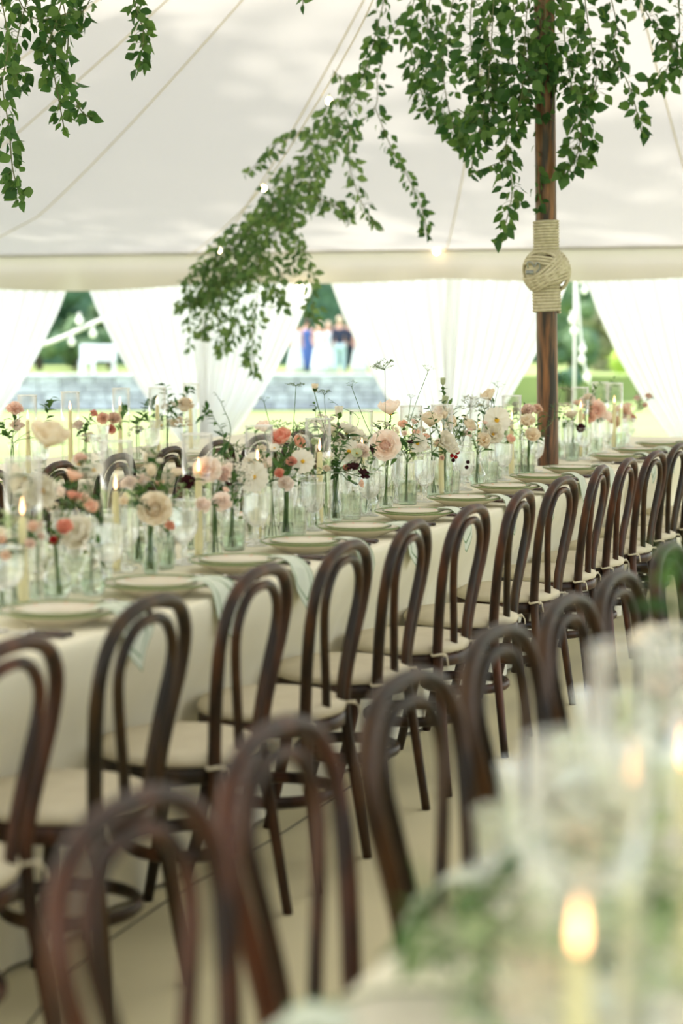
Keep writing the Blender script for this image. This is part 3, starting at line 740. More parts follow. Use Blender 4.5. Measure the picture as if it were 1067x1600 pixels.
def flower(vase, kind, col, px, py, sz, v, label, face=None, leaves=3, group='cut flowers in bud vases'):
    """vase: (base, mouth) ; sz: bloom diameter in pixels"""
    hp = PV(px, py, v); z = (hp - CP).dot(FW); D = sz / FPX * z * 1.22
    b, mo = vase
    b = b + Vector((rr(-.012, .012), rr(-.012, .012), 0)); mo2 = mo + Vector((rr(-.008, .008), rr(-.008, .008), 0))
    out = (hp - mo2).normalized()
    tocam = (CP - hp).normalized()
    d = face if face is not None else (out * .7 + tocam * .6 + Vector((0, 0, .35)) + Vector((rr(-.3, .3), rr(-.3, .3), rr(-.1, .2))))
    d.normalize()
    e = empty(kind_name[kind], b, 0, label, 'flower', group)
    pts = [p - b for p in stem_path(b, mo2, hp - d * D * .02, d)]
    m = MB(); m.tube(pts, .0016, 5); st = link('stem', m.mesh('stem', M['fstem']), e)
    cm, pets = bloom(kind, col)
    mx = Matrix.Translation(hp - b) @ orient(d) @ Matrix.Rotation(R() * 6.28, 4, 'Z') @ Matrix.Scale(D, 4)
    c = link('bloom', cm, e, mx)
    for pm, pmx in pets: link('petal', pm, c, pmx)
    for k in range(leaves):
        q = pts[int(len(pts) * rr(.45, .9))]; link('leaf', FLEAF[k % 2], e, Matrix.Translation(q) @ Euler((rr(.1, .9), rr(-.4, .4), R() * 6.28)).to_matrix().to_4x4() @ Matrix.Scale(rr(.7, 1.3), 4))
    return e
kind_name = {'rose': 'rose', 'poppy': 'poppy', 'cosmos': 'cosmos', 'dark': 'scabious', 'carnation': 'carnation', 'bud': 'rose_bud', 'cluster': 'sweet_william'}
def umbel_mesh(n, r, flat, dens, mt, rs, drop=False):
    m = MB(); s = MB()
    for k in range(n):
        a = 2 * PI * k / n + rs.uniform(-.2, .2); q = rs.uniform(.45, 1)
        p = Vector((math.cos(a) * r * q, math.sin(a) * r * q, r * flat * (1 - q * q * .6) + rs.uniform(-.05, .05) * r))
        s.tube([(0, 0, 0), p * .6 + Vector((0, 0, .03 * r)), p], r * .012, 4)
        for j in range(dens):
            c = p + Vector((rs.uniform(-1, 1), rs.uniform(-1, 1), rs.uniform(-.3, .5))) * r * .2
            s.tube([p, c], r * .007, 3)
            m.sphere(c, r * rs.uniform(.03, .055), 5, 3, (1, 1, .8))
    return m, s
M['umbelgreen'] = mat('umbel_green', srgb(112, 128, 76), 0.8, trans=.2)
M['umbelwhite'] = mat('umbel_white', srgb(206, 208, 180), 0.8, trans=.3)
UMB = []
for i in range(5):
    rs = random.Random(40 + i); mt = M['umbelwhite'] if i in (2, 4) else M['umbelgreen']
    hd, sp = umbel_mesh([14, 16, 15, 10, 18][i], 1.0, [.25, .7, .5, .9, .4][i], [5, 6, 7, 4, 6][i], mt, rs)
    UMB.append((hd.mesh('umbel_florets', mt), sp.mesh('umbel_rays', M['fstem'])))
def umbel(vase, px, py, sz, v, k, label, tilt=None):
    hp = PV(px, py, v); z = (hp - CP).dot(FW); D = sz / FPX * z / 2
    b, mo = vase; b = b + Vector((rr(-.01, .01), rr(-.01, .01), 0))
    e = empty('wild_carrot', b, 0, label, 'flower', 'airy umbel stems in the bud vases')
    d = tilt if tilt else (hp - mo).normalized() + Vector((0, 0, .8))
    pts = [p - b for p in stem_path(b, mo, hp, d)]
    m = MB(); m.tube(pts, .0013, 5); link('stem', m.mesh('stem', M['fstem']), e)
    mx = Matrix.Translation(hp - b) @ orient(d) @ Matrix.Rotation(R() * 6, 4, 'Z') @ Matrix.Scale(D, 4)
    r = link('umbel_rays', UMB[k][1], e, mx); link('florets', UMB[k][0], r)
    return e
def sprig(vase, pts_px, v, nleaf, Ls, label, mt='fleaf', fern=False, grp='leafy sprigs among the flowers', name='leafy_sprig'):
    b, mo = vase
    P3 = [b, mo] + [PV(x, y, v + rr(-.02, .02)) for x, y in pts_px]
    pts = bez(P3, 6); e = empty(name, b, 0, label, 'foliage', grp)
    m = MB(); m.tube([p - b for p in pts], [.0018 - .0012 * i / len(pts) for i in range(len(pts))], 4); link('stem', m.mesh('stem', M['fstem']), e)
    n0 = 9
    for k in range(nleaf):
        t = (k + .5) / nleaf; i = n0 + t * (len(pts) - 1 - n0); i0 = min(len(pts) - 2, int(i)); q = pts[i0].lerp(pts[i0 + 1], i - i0); tg = (pts[i0 + 1] - pts[i0]).normalized()
        side = Vector((rr(-1, 1), rr(-1, 1), rr(-.5, .7))); side = (side - tg * side.dot(tg)).normalized()
        d = (tg * .5 + side).normalized(); x = d.cross(Vector((0, 0, 1)) + Vector((rr(-.5, .5), rr(-.5, .5), 0))).normalized(); zz = x.cross(d)
        rot = Matrix((x, d, zz)).transposed().to_4x4()
        link('leaf', (FLEAFP if mt == 'pale' else FLEAF)[k % 2], e, Matrix.Translation(q - b) @ rot @ Matrix.Scale(Ls / .05 * rr(.7, 1.2), 4))
    return e
def vase_spec(kind):
    m = MB()
    if kind == 0:   pr = [(.022, .0), (.030, .004), (.038, .03), (.036, .055), (.022, .082), (.014, .10), (.014, .125), (.018, .135)]
    elif kind == 1: pr = [(.026, .0), (.028, .004), (.027, .04), (.025, .10), (.024, .15), (.027, .165)]
    else:           pr = [(.020, .0), (.023, .004), (.025, .03), (.018, .07), (.013, .11), (.012, .16), (.016, .175)]
    m.lathe(pr, 24, mod=(lambda a, i, z: 1 + .02 * math.cos(12 * a)) if kind == 1 else None, cap1=False); body = m.mesh('vase_body', M['glass'])
    w = MB(); lim = pr[-1][1] * .55; w.lathe([(max(.004, r - .002), z + .003) for r, z in pr if z < lim], 20); wt = w.mesh('water', M['water'])
    h, r = pr[-1][1], pr[-1][0]
    m = MB(); m.tube([(r * math.cos(a), r * math.sin(a), h) for a in [2 * PI * i / 24 for i in range(24)]], .0014, 5, closed=True)
    return [('vase_body', body, None, [('lip', m.mesh('lip', M['glassrim']), None)]), ('water', wt, None, [])], h
VS = [vase_spec(i) for i in range(3)]
def vase(px, v, kind, label, h=TZ):
    p = PV(px, 800, v); u, v, _ = uvh(p); p = UV(u, v, h)
    sp, hh = VS[kind]; inst(sp, 'bud_vase', p, R() * 6, label, 'vase', 'clear glass bud vases')
    return (p + Vector((0, 0, .012)), p + Vector((0, 0, hh - .006)))
def F(vs, kind, col, px, py, sz, v, label, **k): return flower(vs, kind, col, px, py, sz, v, label, **k)
CAMDIR = lambda: Vector((0, -1, .15))
UPD = lambda: Vector((rr(-.2, .2), -.25, 1))

# left cluster
a = vase(60, 2.50, 1, 'bud vase with cream blooms beside the leftmost candle')
F(a, 'poppy', 'cream', 72, 698, 66, 2.50, 'large cream bloom drooping at top of the leftmost arrangement', face=Vector((.3, -.3, .9)))
F(a, 'poppy', 'cream', 40, 748, 46, 2.48, 'cream bloom seen edge-on beside the leftmost candle', face=Vector((-1, -.2, .1)))
F(a, 'poppy', 'white', 66, 768, 58, 2.46, 'large white bloom facing right of the leftmost candle flame', face=CAMDIR())
a = vase(88, 2.46, 0, 'round bud vase with coral flowers near the left edge')
F(a, 'poppy', 'peach', 112, 752, 30, 2.48, 'upper peach bloom left of the second candle'); F(a, 'poppy', 'coral', 114, 783, 27, 2.46, 'coral bloom below the peach bloom at left'); F(a, 'poppy', 'peach', 138, 797, 28, 2.46, 'peach bloom left of the second glass cylinder', face=Vector((.4, -.6, .6)))
F(a, 'poppy', 'coral', 100, 828, 28, 2.42, 'low coral bloom above the left goblet', face=Vector((.2, -.7, .5)))
F(a, 'poppy', 'pink', 52, 826, 22, 2.44, 'small pink bloom low beside the leftmost candle'); F(a, 'dark', 'red', 84, 844, 13, 2.42, 'tiny red bloom under the coral ones at left')
sprig(a, [(70, 800), (60, 770)], 2.5, 9, .05, 'leafy sprig among the coral flowers at left'); sprig(a, [(110, 800), (125, 770)], 2.5, 9, .045, 'leafy sprig behind the peach blooms at left')
a = vase(143, 2.40, 0, 'round footed bud vase under the big low white bloom')
F(a, 'poppy', 'white', 130, 843, 62, 2.42, 'big low white bloom with yellow centre at left', face=Vector((-.35, -.75, .55)))
sprig(a, [(145, 860), (158, 848)], 2.4, 6, .035, 'short green sprig beside the low white bloom')
a = vase(5, 2.5, 1, 'bud vase cut by the left edge of the picture')
F(a, 'cluster', 'palegreen', 6, 812, 30, 2.5, 'pale green flower head at the left edge'); F(a, 'poppy', 'tan', 8, 868, 18, 2.45, 'small tan bloom at the left edge'); F(a, 'poppy', 'tan', 2, 845, 16, 2.45, 'tiny tan bloom cut by the left edge')
sprig(a, [(10, 850), (14, 830)], 2.5, 10, .04, 'leafy sprig at the left edge above the plates')
F(a, 'carnation', 'pink', 46, 850, 18, 2.40, 'small pink flower head behind the left tumbler'); F(a, 'carnation', 'pink', 62, 838, 14, 2.40, 'tiny pink flower head behind the left tumbler')
# second cluster
a = vase(235, 2.46, 2, 'bud vase with the pale rose right of the second candle')
F(a, 'rose', 'cream', 242, 797, 48, 2.42, 'pale cream rose right of the second candle', face=Vector((.1, -1, .3)))
F(a, 'carnation', 'blush', 203, 757, 27, 2.5, 'blush carnation right of the second candle'); F(a, 'carnation', 'blush', 224, 754, 24, 2.5, 'smaller blush carnation above the cream rose'); F(a, 'poppy', 'peach', 250, 760, 16, 2.5, 'small peach bud behind the cream rose')
F(a, 'poppy', 'cream', 275, 744, 20, 2.52, 'small cream bloom before the far chair hoop', face=Vector((.1, -.3, 1))); F(a, 'dark', 'burgundy', 293, 753, 22, 2.5, 'dark burgundy bloom before the third candle', face=CAMDIR())
F(a, 'poppy', 'rust', 262, 826, 20, 2.44, 'rust bloom hanging low right of the cream rose', face=Vector((.3, -.4, .5))); F(a, 'poppy', 'cream', 196, 785, 18, 2.45, 'small cream bloom beside the second candle')
sprig(a, [(225, 770), (222, 738), (240, 728)], 2.5, 16, .05, 'bright green leafy sprig above the cream rose'); sprig(a, [(215, 790), (212, 770)], 2.46, 10, .05, 'green sprig left of the cream rose'); sprig(a, [(265, 790), (268, 775)], 2.46, 8, .045, 'green sprig right of the cream rose')
# third cluster
a = vase(335, 2.46, 1, 'bud vase with pink and white flowers right of the third candle')
F(a, 'rose', 'blush', 324, 738, 40, 2.48, 'pink-hearted rose behind the third candle', face=Vector((0, -1, .5))); F(a, 'carnation', 'pink', 347, 742, 27, 2.47, 'pink ranunculus right of the third candle', face=Vector((.5, -.7, .4)))
F(a, 'cluster', 'white', 375, 744, 38, 2.46, 'white lacy flower head left of the white cosmos', face=Vector((.1, -1, .4))); F(a, 'cluster', 'white', 362, 726, 24, 2.5, 'smaller white flower head behind the lacy one', face=UPD())
F(a, 'cosmos', 'white', 396, 745, 44, 2.46, 'white cosmos with yellow eye left of the fourth candle', face=Vector((-.1, -1, .15))); F(a, 'cosmos', 'white', 391, 720, 26, 2.5, 'white cosmos petals behind the fourth candle', face=Vector((-.5, -.5, .6)))
F(a, 'carnation', 'blush', 348, 786, 32, 2.42, 'low blush carnation right of the third candle', face=Vector((.1, -.9, .4))); F(a, 'dark', 'burgundy', 355, 757, 14, 2.44, 'small dark bloom under the pink ranunculus'); F(a, 'poppy', 'pink', 350, 768, 13, 2.44, 'small pink bud under the ranunculus')
F(a, 'carnation', 'blush', 318, 790, 26, 2.45, 'blush bloom behind the third candle base')
sprig(a, [(355, 770), (372, 778), (376, 790)], 2.45, 12, .035, 'green sprig under the white lacy flower head'); sprig(a, [(330, 720), (345, 712), (362, 710)], 2.55, 14, .045, 'dark green leaves behind the pink rose')
sprig(a, [(350, 690), (338, 660), (325, 640), (318, 652)], 2.55, 22, .035, 'arching jasmine sprig with dark slender leaves', name='jasmine_sprig'); sprig(a, [(360, 680), (350, 640), (340, 620), (334, 612)], 2.58, 10, .018, 'bare wispy twig rising above the jasmine sprig')
sprig(a, [(362, 710), (352, 690), (348, 680)], 2.56, 10, .035, 'short jasmine sprig under the arching one', name='jasmine_sprig')
# fourth cluster
a = vase(447, 2.48, 1, 'bud vase with coral ranunculus right of the fourth candle')
F(a, 'poppy', 'coral', 443, 692, 36, 2.5, 'coral pink bloom topping the fourth arrangement', face=Vector((-.3, -.5, .7))); F(a, 'poppy', 'rust', 462, 695, 24, 2.5, 'rust bloom right of the coral pink one', face=Vector((.6, -.4, .5)))
F(a, 'carnation', 'coral', 456, 724, 18, 2.46, 'round coral bloom left of the yellow-eyed cosmos'); F(a, 'poppy', 'coral', 437, 742, 17, 2.44, 'small low coral bloom right of the fourth candle')
F(a, 'cosmos', 'white', 473, 721, 34, 2.44, 'white cosmos with bright yellow eye beside the coral bloom', face=Vector((-.05, -1, .1))); F(a, 'carnation', 'blush', 446, 757, 25, 2.42, 'pale button bloom above the goblets', face=Vector((0, -.9, .5)))
F(a, 'poppy', 'blush', 413, 674, 27, 2.55, 'blush bloom inside rim of the fourth cylinder'); F(a, 'poppy', 'blush', 430, 680, 18, 2.55, 'smaller blush bloom beside the fourth cylinder')
F(a, 'poppy', 'tan', 432, 702, 22, 2.52, 'tan bloom behind the fourth candle')
for i, q in enumerate([[(440, 740), (428, 715)], [(447, 735), (444, 705)], [(455, 745), (470, 755), (474, 765)], [(452, 740), (465, 712)]]): sprig(a, q, 2.48 + .02 * i, 14, .045, ['narrow-leaved sprig left of the coral bloom', 'narrow-leaved sprig under the coral bloom', 'narrow-leaved sprig drooping below the yellow-eyed cosmos', 'narrow-leaved sprig behind the yellow-eyed cosmos'][i])
umbel(a, 462, 603, 32, 2.55, 0, 'flat green umbel against the stone wall', Vector((0, -.1, 1))); umbel(a, 413, 628, 20, 2.55, 3, 'small green umbel left of the flat one'); umbel(a, 434, 668, 36, 2.6, 2, 'pale lacy umbel behind the coral bloom'); umbel(a, 458, 672, 34, 2.6, 4, 'pale lacy umbel left of the fifth cylinder')
# fifth
a = vase(525, 2.5, 2, 'slim bud vase with the tall white lisianthus stem'); a2 = vase(508, 2.56, 1, 'bud vase behind the fifth candle')
F(a, 'bud', 'cream', 492, 611, 13, 2.54, 'upright cream bud against the stone wall', face=Vector((0, 0, 1))); F(a, 'bud', 'white', 529, 650, 17, 2.5, 'white bud right of the fifth cylinder', face=Vector((.05, -.1, 1)))
F(a2, 'cluster', 'white', 505, 662, 34, 2.56, 'white flower head inside the fifth cylinder'); F(a2, 'poppy', 'cream', 515, 680, 30, 2.58, 'cream bloom behind the fifth candle'); F(a, 'poppy', 'white', 541, 678, 30, 2.52, 'white bloom left of the sixth cylinder')
F(a, 'poppy', 'white', 553, 686, 30, 2.52, 'white bloom behind the sixth candle'); F(a, 'carnation', 'blush', 565, 708, 28, 2.46, 'blush ranunculus above the dark scabious', face=Vector((.2, -.7, .6))); F(a, 'cosmos', 'white', 545, 706, 34, 2.5, 'white bloom above the dark scabious', face=Vector((0, -1, .5)))
F(a, 'carnation', 'coral', 541, 733, 13, 2.46, 'small coral bloom left of the dark scabious'); F(a, 'cosmos', 'white', 512, 715, 20, 2.5, 'small white bloom beside the fifth candle'); F(a, 'bud', 'white', 526, 699, 9, 2.5, 'tiny white bud on the leafy stem')
F(a, 'dark', 'burgundy', 551, 731, 20, 2.42, 'upper dark burgundy scabious before the sixth candle', face=Vector((.1, -.5, .9))); F(a, 'dark', 'burgundy', 567, 742, 20, 2.40, 'lower dark burgundy scabious before the sixth candle', face=Vector((.5, -.5, .6))); F(a, 'dark', 'burgundy', 579, 703, 15, 2.46, 'dark bloom left of the large pink rose', face=Vector((.7, -.3, .2)))
F(a, 'poppy', 'tan', 560, 756, 14, 2.44, 'small tan bloom under the dark scabious')
for i, q in enumerate([[(525, 730), (520, 700), (528, 670)], [(526, 725), (535, 700), (540, 690)], [(524, 740), (515, 715)], [(525, 720), (527, 690), (529, 665)]]): sprig(a, q, 2.5, 18, .032, ['leafy green stem under the white bud', 'leafy stem right of the white bud', 'short leafy stem by the fifth candle', 'upright leafy stem carrying the white bud'][i])
sprig(a2, [(495, 660), (492, 630)], 2.56, 12, .03, 'leafy stem under the upright cream bud'); umbel(a2, 507, 617, 24, 2.58, 1, 'green umbel beside the upright cream bud'); umbel(a2, 480, 668, 40, 2.62, 2, 'pale umbel left of the fifth candle')
sprig(a2, [(560, 660), (530, 635), (512, 622)], 2.6, 6, .02, 'thin stem arching left past the white bud')
# sixth
a = vase(603, 2.5, 1, 'bud vase carrying the large pink rose'); a2 = vase(625, 2.56, 2, 'slim bud vase right of the large pink rose')
F(a, 'rose', 'blush', 602, 697, 43, 2.44, 'large open pink rose with deep heart', face=Vector((-.05, -1, .22))); F(a, 'poppy', 'blush', 610, 648, 38, 2.52, 'blush poppy seen from the side above the pink rose', face=Vector((-.1, -.15, 1)))
F(a, 'cluster', 'white', 595, 668, 28, 2.56, 'white head behind the blush poppy'); sprig(a, [(610, 712), (622, 718)], 2.44, 4, .05, 'broad green leaf under the large pink rose')
umbel(a, 600, 578, 40, 2.5, 1, 'large green umbel high above the pink rose', Vector((-.3, -.3, 1))); umbel(a, 550, 604, 20, 2.55, 3, 'spiky seed head left of the large umbel'); umbel(a2, 668, 580, 22, 2.55, 3, 'wispy dark seed head right of the large umbel'); umbel(a2, 642, 622, 14, 2.55, 3, 'small wispy seed head below the dark one')
for i, q in enumerate([[(608, 690), (612, 665)], [(612, 690), (622, 670)], [(618, 700), (632, 690)]]): sprig(a2, q, 2.54, 16, .022, ['fine leaves around the blush poppy stem', 'fine leaves right of the blush poppy stem', 'fine leaves left of the seventh candle'][i])
F(a2, 'poppy', 'peach', 630, 668, 18, 2.56, 'small peach bloom behind the seventh candle'); F(a2, 'cosmos', 'white', 652, 693, 28, 2.48, 'white cosmos with yellow eye left of the cream poppy', face=Vector((.1, -1, .3))); F(a2, 'dark', 'burgundy', 640, 692, 13, 2.46, 'dark bloom beside the white cosmos', face=Vector((0, -.3, 1)))
F(a2, 'poppy', 'peach', 650, 680, 14, 2.52, 'small peach bloom above the white cosmos'); F(a2, 'poppy', 'peach', 664, 686, 14, 2.52, 'small peach bloom under the cream poppy')
# seventh
a = vase(676, 2.5, 1, 'bud vase carrying the cream poppy'); a2 = vase(706, 2.56, 2, 'slim bud vase behind the red berries')
F(a, 'poppy', 'cream', 672, 666, 38, 2.5, 'cream poppy seen from the side in mid table', face=Vector((.05, -.2, 1))); F(a, 'poppy', 'white', 690, 690, 32, 2.46, 'white bloom behind the eighth candle', face=Vector((.5, -.8, .2))); F(a, 'poppy', 'white', 699, 704, 28, 2.44, 'low white bloom left of the red berries'); F(a, 'carnation', 'peach', 691, 716, 9, 2.42, 'tiny peach bud left of the red berries')
F(a2, 'bud', 'palegreen', 692, 600, 11, 2.56, 'topmost pale bud of the tall stock stem', face=Vector((0, 0, 1))); F(a2, 'bud', 'palegreen', 694, 630, 13, 2.56, 'second pale bud of the tall stock stem', face=Vector((.2, 0, 1))); F(a2, 'poppy', 'blush', 688, 648, 24, 2.58, 'blush bloom behind the eighth candle flame')
F(a2, 'poppy', 'cream', 712, 664, 25, 2.54, 'left cream bloom of the pair beside the ninth cylinder', face=Vector((-.8, -.5, .4))); F(a2, 'poppy', 'cream', 729, 668, 23, 2.54, 'right cream bloom of the pair beside the ninth cylinder', face=Vector((.7, -.6, .5)))
sprig(a2, [(698, 660), (694, 630), (692, 606)], 2.56, 12, .028, 'tall leafy stock stem with pale buds'); sprig(a2, [(718, 668), (724, 655), (730, 648)], 2.54, 10, .03, 'small green leaves between the cream pair'); umbel(a2, 735, 636, 46, 2.62, 2, 'pale lacy umbel left of the white tulip'); umbel(a2, 668, 690, 22, 2.6, 1, 'green umbel under the cream poppy')
e = empty('berry_sprig', a2[0], 0, 'sprig of red and black berries before the crystal glasses', 'berries')
m = MB(); bp = PV(714, 712, 2.42); m.tube([p - a2[0] for p in bez([a2[0], a2[1], bp], 6)], .0013, 5); link('stem', m.mesh('stem', M['fstem']), e)
for k, (px, py, c) in enumerate([(715, 707, 'red'), (712, 714, 'red'), (708, 719, 'burgundy'), (731, 722, 'burgundy'), (729, 730, 'burgundy'), (706, 712, 'red')]):
    q = PV(px, py, 2.42); m = MB(); m.sphere(q - a2[0], .0085, 10, 7); link('berry', m.mesh('berry', M['petal_' + c]), e)
# eighth
a = vase(775, 2.5, 1, 'bud vase with white cosmos left of the pole'); a2 = vase(758, 2.58, 2, 'slim bud vase with the white tulip')
F(a2, 'poppy', 'cream', 766, 624, 26, 2.54, 'white tulip-like bloom left of the wooden pole', face=Vector((-.4, -.3, .8))); F(a, 'cosmos', 'white', 776, 657, 38, 2.46, 'white cosmos with yellow eye left of the pole', face=Vector((.05, -1, .15))); F(a, 'poppy', 'white', 770, 680, 36, 2.44, 'white bloom under the cosmos left of the pole', face=Vector((0, -.9, .3))); F(a, 'poppy', 'white', 790, 670, 26, 2.5, 'white bloom between the cosmos and the tenth candle')
F(a, 'poppy', 'peach', 795, 690, 18, 2.44, 'peach bloom low left of the tenth candle'); F(a, 'poppy', 'cream', 756, 690, 24, 2.46, 'cream bloom low behind the ninth cylinder')
sprig(a2, [(756, 660), (752, 640), (750, 630)], 2.54, 7, .045, 'dark green leaves left of the white tulip'); sprig(a2, [(760, 655), (764, 642)], 2.54, 5, .05, 'broad green leaf under the white tulip'); umbel(a2, 778, 606, 22, 2.6, 3, 'wispy umbel above the white tulip'); sprig(a, [(795, 660), (802, 650), (796, 640)], 2.56, 10, .03, 'green leaves behind the tenth candle')
a = vase(826, 2.44, 1, 'bud vase in front of the wooden pole')
F(a, 'carnation', 'pink', 826, 645, 24, 2.46, 'pink carnation beside the wooden pole'); F(a, 'carnation', 'peach', 838, 643, 20, 2.46, 'peach carnation against the wooden pole'); F(a, 'poppy', 'cream', 824, 664, 26, 2.44, 'cream bloom beside the pole under the carnations'); F(a, 'poppy', 'cream', 830, 684, 26, 2.42, 'low cream bloom at foot of the pole')
sprig(a, [(850, 680), (846, 660), (856, 645)], 2.44, 14, .035, 'green sprig climbing the foot of the pole'); sprig(a, [(838, 690), (842, 675)], 2.43, 10, .04, 'leafy tuft at foot of the pole'); sprig(a, [(862, 660), (866, 630)], 2.44, 14, .03, 'thin green sprig right of the pole')
# beyond the pole
a = vase(893, 2.5, 2, 'slim bud vase just beyond the pole'); a2 = vase(928, 2.55, 1, 'bud vase with peach roses beyond the pole'); a3 = vase(972, 2.55, 0, 'round bud vase at the far right of the main table')
F(a, 'dark', 'burgundy', 907, 669, 14, 2.46, 'dark burgundy bloom right of the pole', face=CAMDIR()); F(a, 'poppy', 'cream', 893, 655, 24, 2.54, 'cream bloom right of the pole'); F(a, 'poppy', 'peach', 902, 634, 16, 2.54, 'peach bloom beside the candle right of the pole'); F(a, 'cluster', 'white', 882, 640, 26, 2.6, 'pale flower head right of the pole')
F(a2, 'rose', 'pink', 930, 642, 28, 2.5, 'pink rose above the right-hand glasses'); F(a2, 'carnation', 'blush', 918, 628, 24, 2.56, 'blush carnation above the pink rose'); F(a2, 'carnation', 'peach', 921, 652, 22, 2.5, 'peach carnation under the pink rose'); F(a2, 'poppy', 'blush', 943, 655, 22, 2.5, 'blush bloom right of the pink rose')
F(a3, 'rose', 'tan', 972, 648, 26, 2.52, 'tan rose near the right end of the flowers'); F(a3, 'carnation', 'peach', 960, 660, 22, 2.52, 'peach bloom left of the tan rose'); F(a3, 'carnation', 'rust', 985, 655, 16, 2.52, 'rust bloom right of the tan rose'); F(a3, 'poppy', 'tan', 980, 640, 18, 2.55, 'small tan bloom above the tan rose')
F(a3, 'carnation', 'pink', 995, 624, 11, 2.55, 'left pink bud of the three at far right'); F(a3, 'carnation', 'pink', 1013, 621, 12, 2.55, 'topmost pink bud of the three at far right'); F(a3, 'carnation', 'pink', 1007, 635, 11, 2.55, 'lowest pink bud of the three at far right')
sprig(a, [(880, 668), (886, 660), (880, 650)], 2.5, 18, .03, 'leafy mass right of the pole foot'); sprig(a2, [(935, 640), (950, 620), (960, 590)], 2.55, 20, .04, 'green sprig rising right of the outdoor string lights'); sprig(a2, [(928, 630), (925, 612), (940, 598)], 2.55, 14, .035, 'green sprig above the pink rose'); sprig(a2, [(935, 655), (945, 648)], 2.5, 8, .035, 'green leaves beneath the pink rose')
sprig(a3, [(990, 645), (1000, 632), (1010, 625)], 2.55, 10, .025, 'branching stem of the three pink buds'); sprig(a, [(872, 640), (880, 600), (876, 585)], 2.6, 14, .03, 'airy sprig beside the pole trunk')
# airy filler between the named arrangements
FX = [20, 100, 160, 215, 262, 300, 362, 388, 425, 470, 490, 540, 575, 588, 635, 655, 695, 720, 745, 788, 812, 870, 915, 950]
for i, px in enumerate(FX):
    v = 2.54 + (.07 if i % 2 else -.06); q = vase(px, v, (i * 2) % 3, 'bud vase of small filler flowers on the main table, {} from left'.format(ORD[i]))
    mp = q[1]; vw = FPX / (mp - CP).dot(FW); bx = 533.5 + FPX * (mp.x / (mp - CP).dot(FW)); by = HZ + (CAMH - mp.z) * vw
    for k in range(4):
        hgt = rr(.03, .16); kd = ['poppy', 'cluster', 'carnation', 'cosmos', 'bud'][(i + k) % 5]; cl = random.choice(['white', 'cream', 'white', 'blush', 'cream', 'palegreen', 'pink'])
        F(q, kd, cl, bx + rr(-.055, .055) * vw, by - hgt * vw, rr(.026, .046) * vw, v + rr(-.03, .03), 'small {} {} in the {} filler vase from left on the main table'.format(cl.replace('palegreen', 'pale green'), kind_name[kd].replace('_', ' '), ORD[i]), leaves=2, group='small filler blooms on the main table')
    for k in range(3):
        hgt = .05 + .06 * k + rr(0, .05); x1 = bx + rr(-.07, .07) * vw
        sprig(q, [((bx + x1) / 2, by - hgt * .5 * vw), (x1, by - hgt * vw)], v + rr(-.03, .03), int(rr(9, 16)), rr(.022, .036), '{} fine green sprig in the {} filler vase from left'.format(('short', 'medium', 'tall')[k], ORD[i]), mt='fleaf' if k else 'pale', grp='fine filler sprigs on the main table')
    if i % 3 == 0: umbel(q, bx + rr(-.04, .04) * vw, by - rr(.14, .24) * vw, .075 * vw, v, random.choice([1, 2, 4]), 'lacy umbel in the {} filler vase from left on the main table'.format(ORD[i]))
# rearmost table
a = vase(22, 4.6, 1, 'bud vase on the rearmost table at far left'); b2 = vase(135, 4.6, 1, 'bud vase between rear candle cylinders'); c2 = vase(170, 4.7, 2, 'slim vase with peach blooms on the rear table'); d2 = vase(262, 4.6, 1, 'vase with the airy white bush on the rear table'); e2 = vase(215, 4.6, 1, 'vase with green foliage on the rear table')
g_ = 'blurred flowers on the rearmost table'
for (vv_, kd, cl, x, y, s, lb) in [(a, 'carnation', 'pink', 23, 643, 27, 'upper pink bloom on the rear table at far left'), (a, 'carnation', 'blush', 27, 669, 24, 'lower pink bloom on the rear table at far left'), (b2, 'carnation', 'blush', 124, 668, 20, 'blurred blush bloom beside the rear candle'), (b2, 'cluster', 'cream', 140, 688, 30, 'blurred cream head low on the rear table'), (b2, 'carnation', 'coral', 145, 648, 14, 'small coral bloom on the rear table'),
                               (c2, 'carnation', 'peach', 162, 655, 20, 'left peach bloom of the rear pair'), (c2, 'carnation', 'tan', 177, 656, 22, 'right tan bloom of the rear pair'), (c2, 'carnation', 'coral', 173, 672, 16, 'coral bloom under the rear peach pair'), (a, 'carnation', 'tan', 75, 676, 24, 'tan bloom behind the big cream bloom'),
                               (d2, 'carnation', 'cream', 288, 638, 30, 'blurred cream bloom in the airy bush'), (d2, 'cluster', 'white', 268, 640, 30, 'upper white head in the airy bush'), (d2, 'cluster', 'cream', 282, 665, 32, 'lower cream head in the airy bush'), (d2, 'cosmos', 'white', 252, 666, 28, 'white cosmos low in the airy bush'), (e2, 'cluster', 'white', 212, 676, 24, 'blurred white head left of the airy bush')]:
    F(vv_, kd, cl, x, y, s, 4.65, lb, group=g_)
for i, (vv_, q, n) in enumerate([(a, [(10, 680), (6, 655)], 12), (a, [(70, 660), (74, 635), (82, 620)], 16), (b2, [(130, 670), (140, 650)], 10), (e2, [(215, 665), (225, 655), (245, 672)], 18), (e2, [(225, 650), (230, 625)], 14), (d2, [(262, 645), (262, 620), (258, 600)], 22), (d2, [(270, 645), (290, 620), (296, 605)], 20), (d2, [(245, 650), (235, 625)], 14), (c2, [(190, 660), (195, 630)], 10)]):
    sprig(vv_, q, 4.65, n, .06, ['leafy stem at far left of the rear table', 'green stem behind the big cream bloom', 'leafy stem beside the rear candle', 'broad green leaf stem at rear', 'upright leafy stem at rear left of the bush', 'tallest leafy stem of the airy bush', 'right leafy stem of the airy bush', 'left leafy stem of the airy bush', 'green stem beside the rear peach pair'][i], grp='leafy stems on the rearmost table')
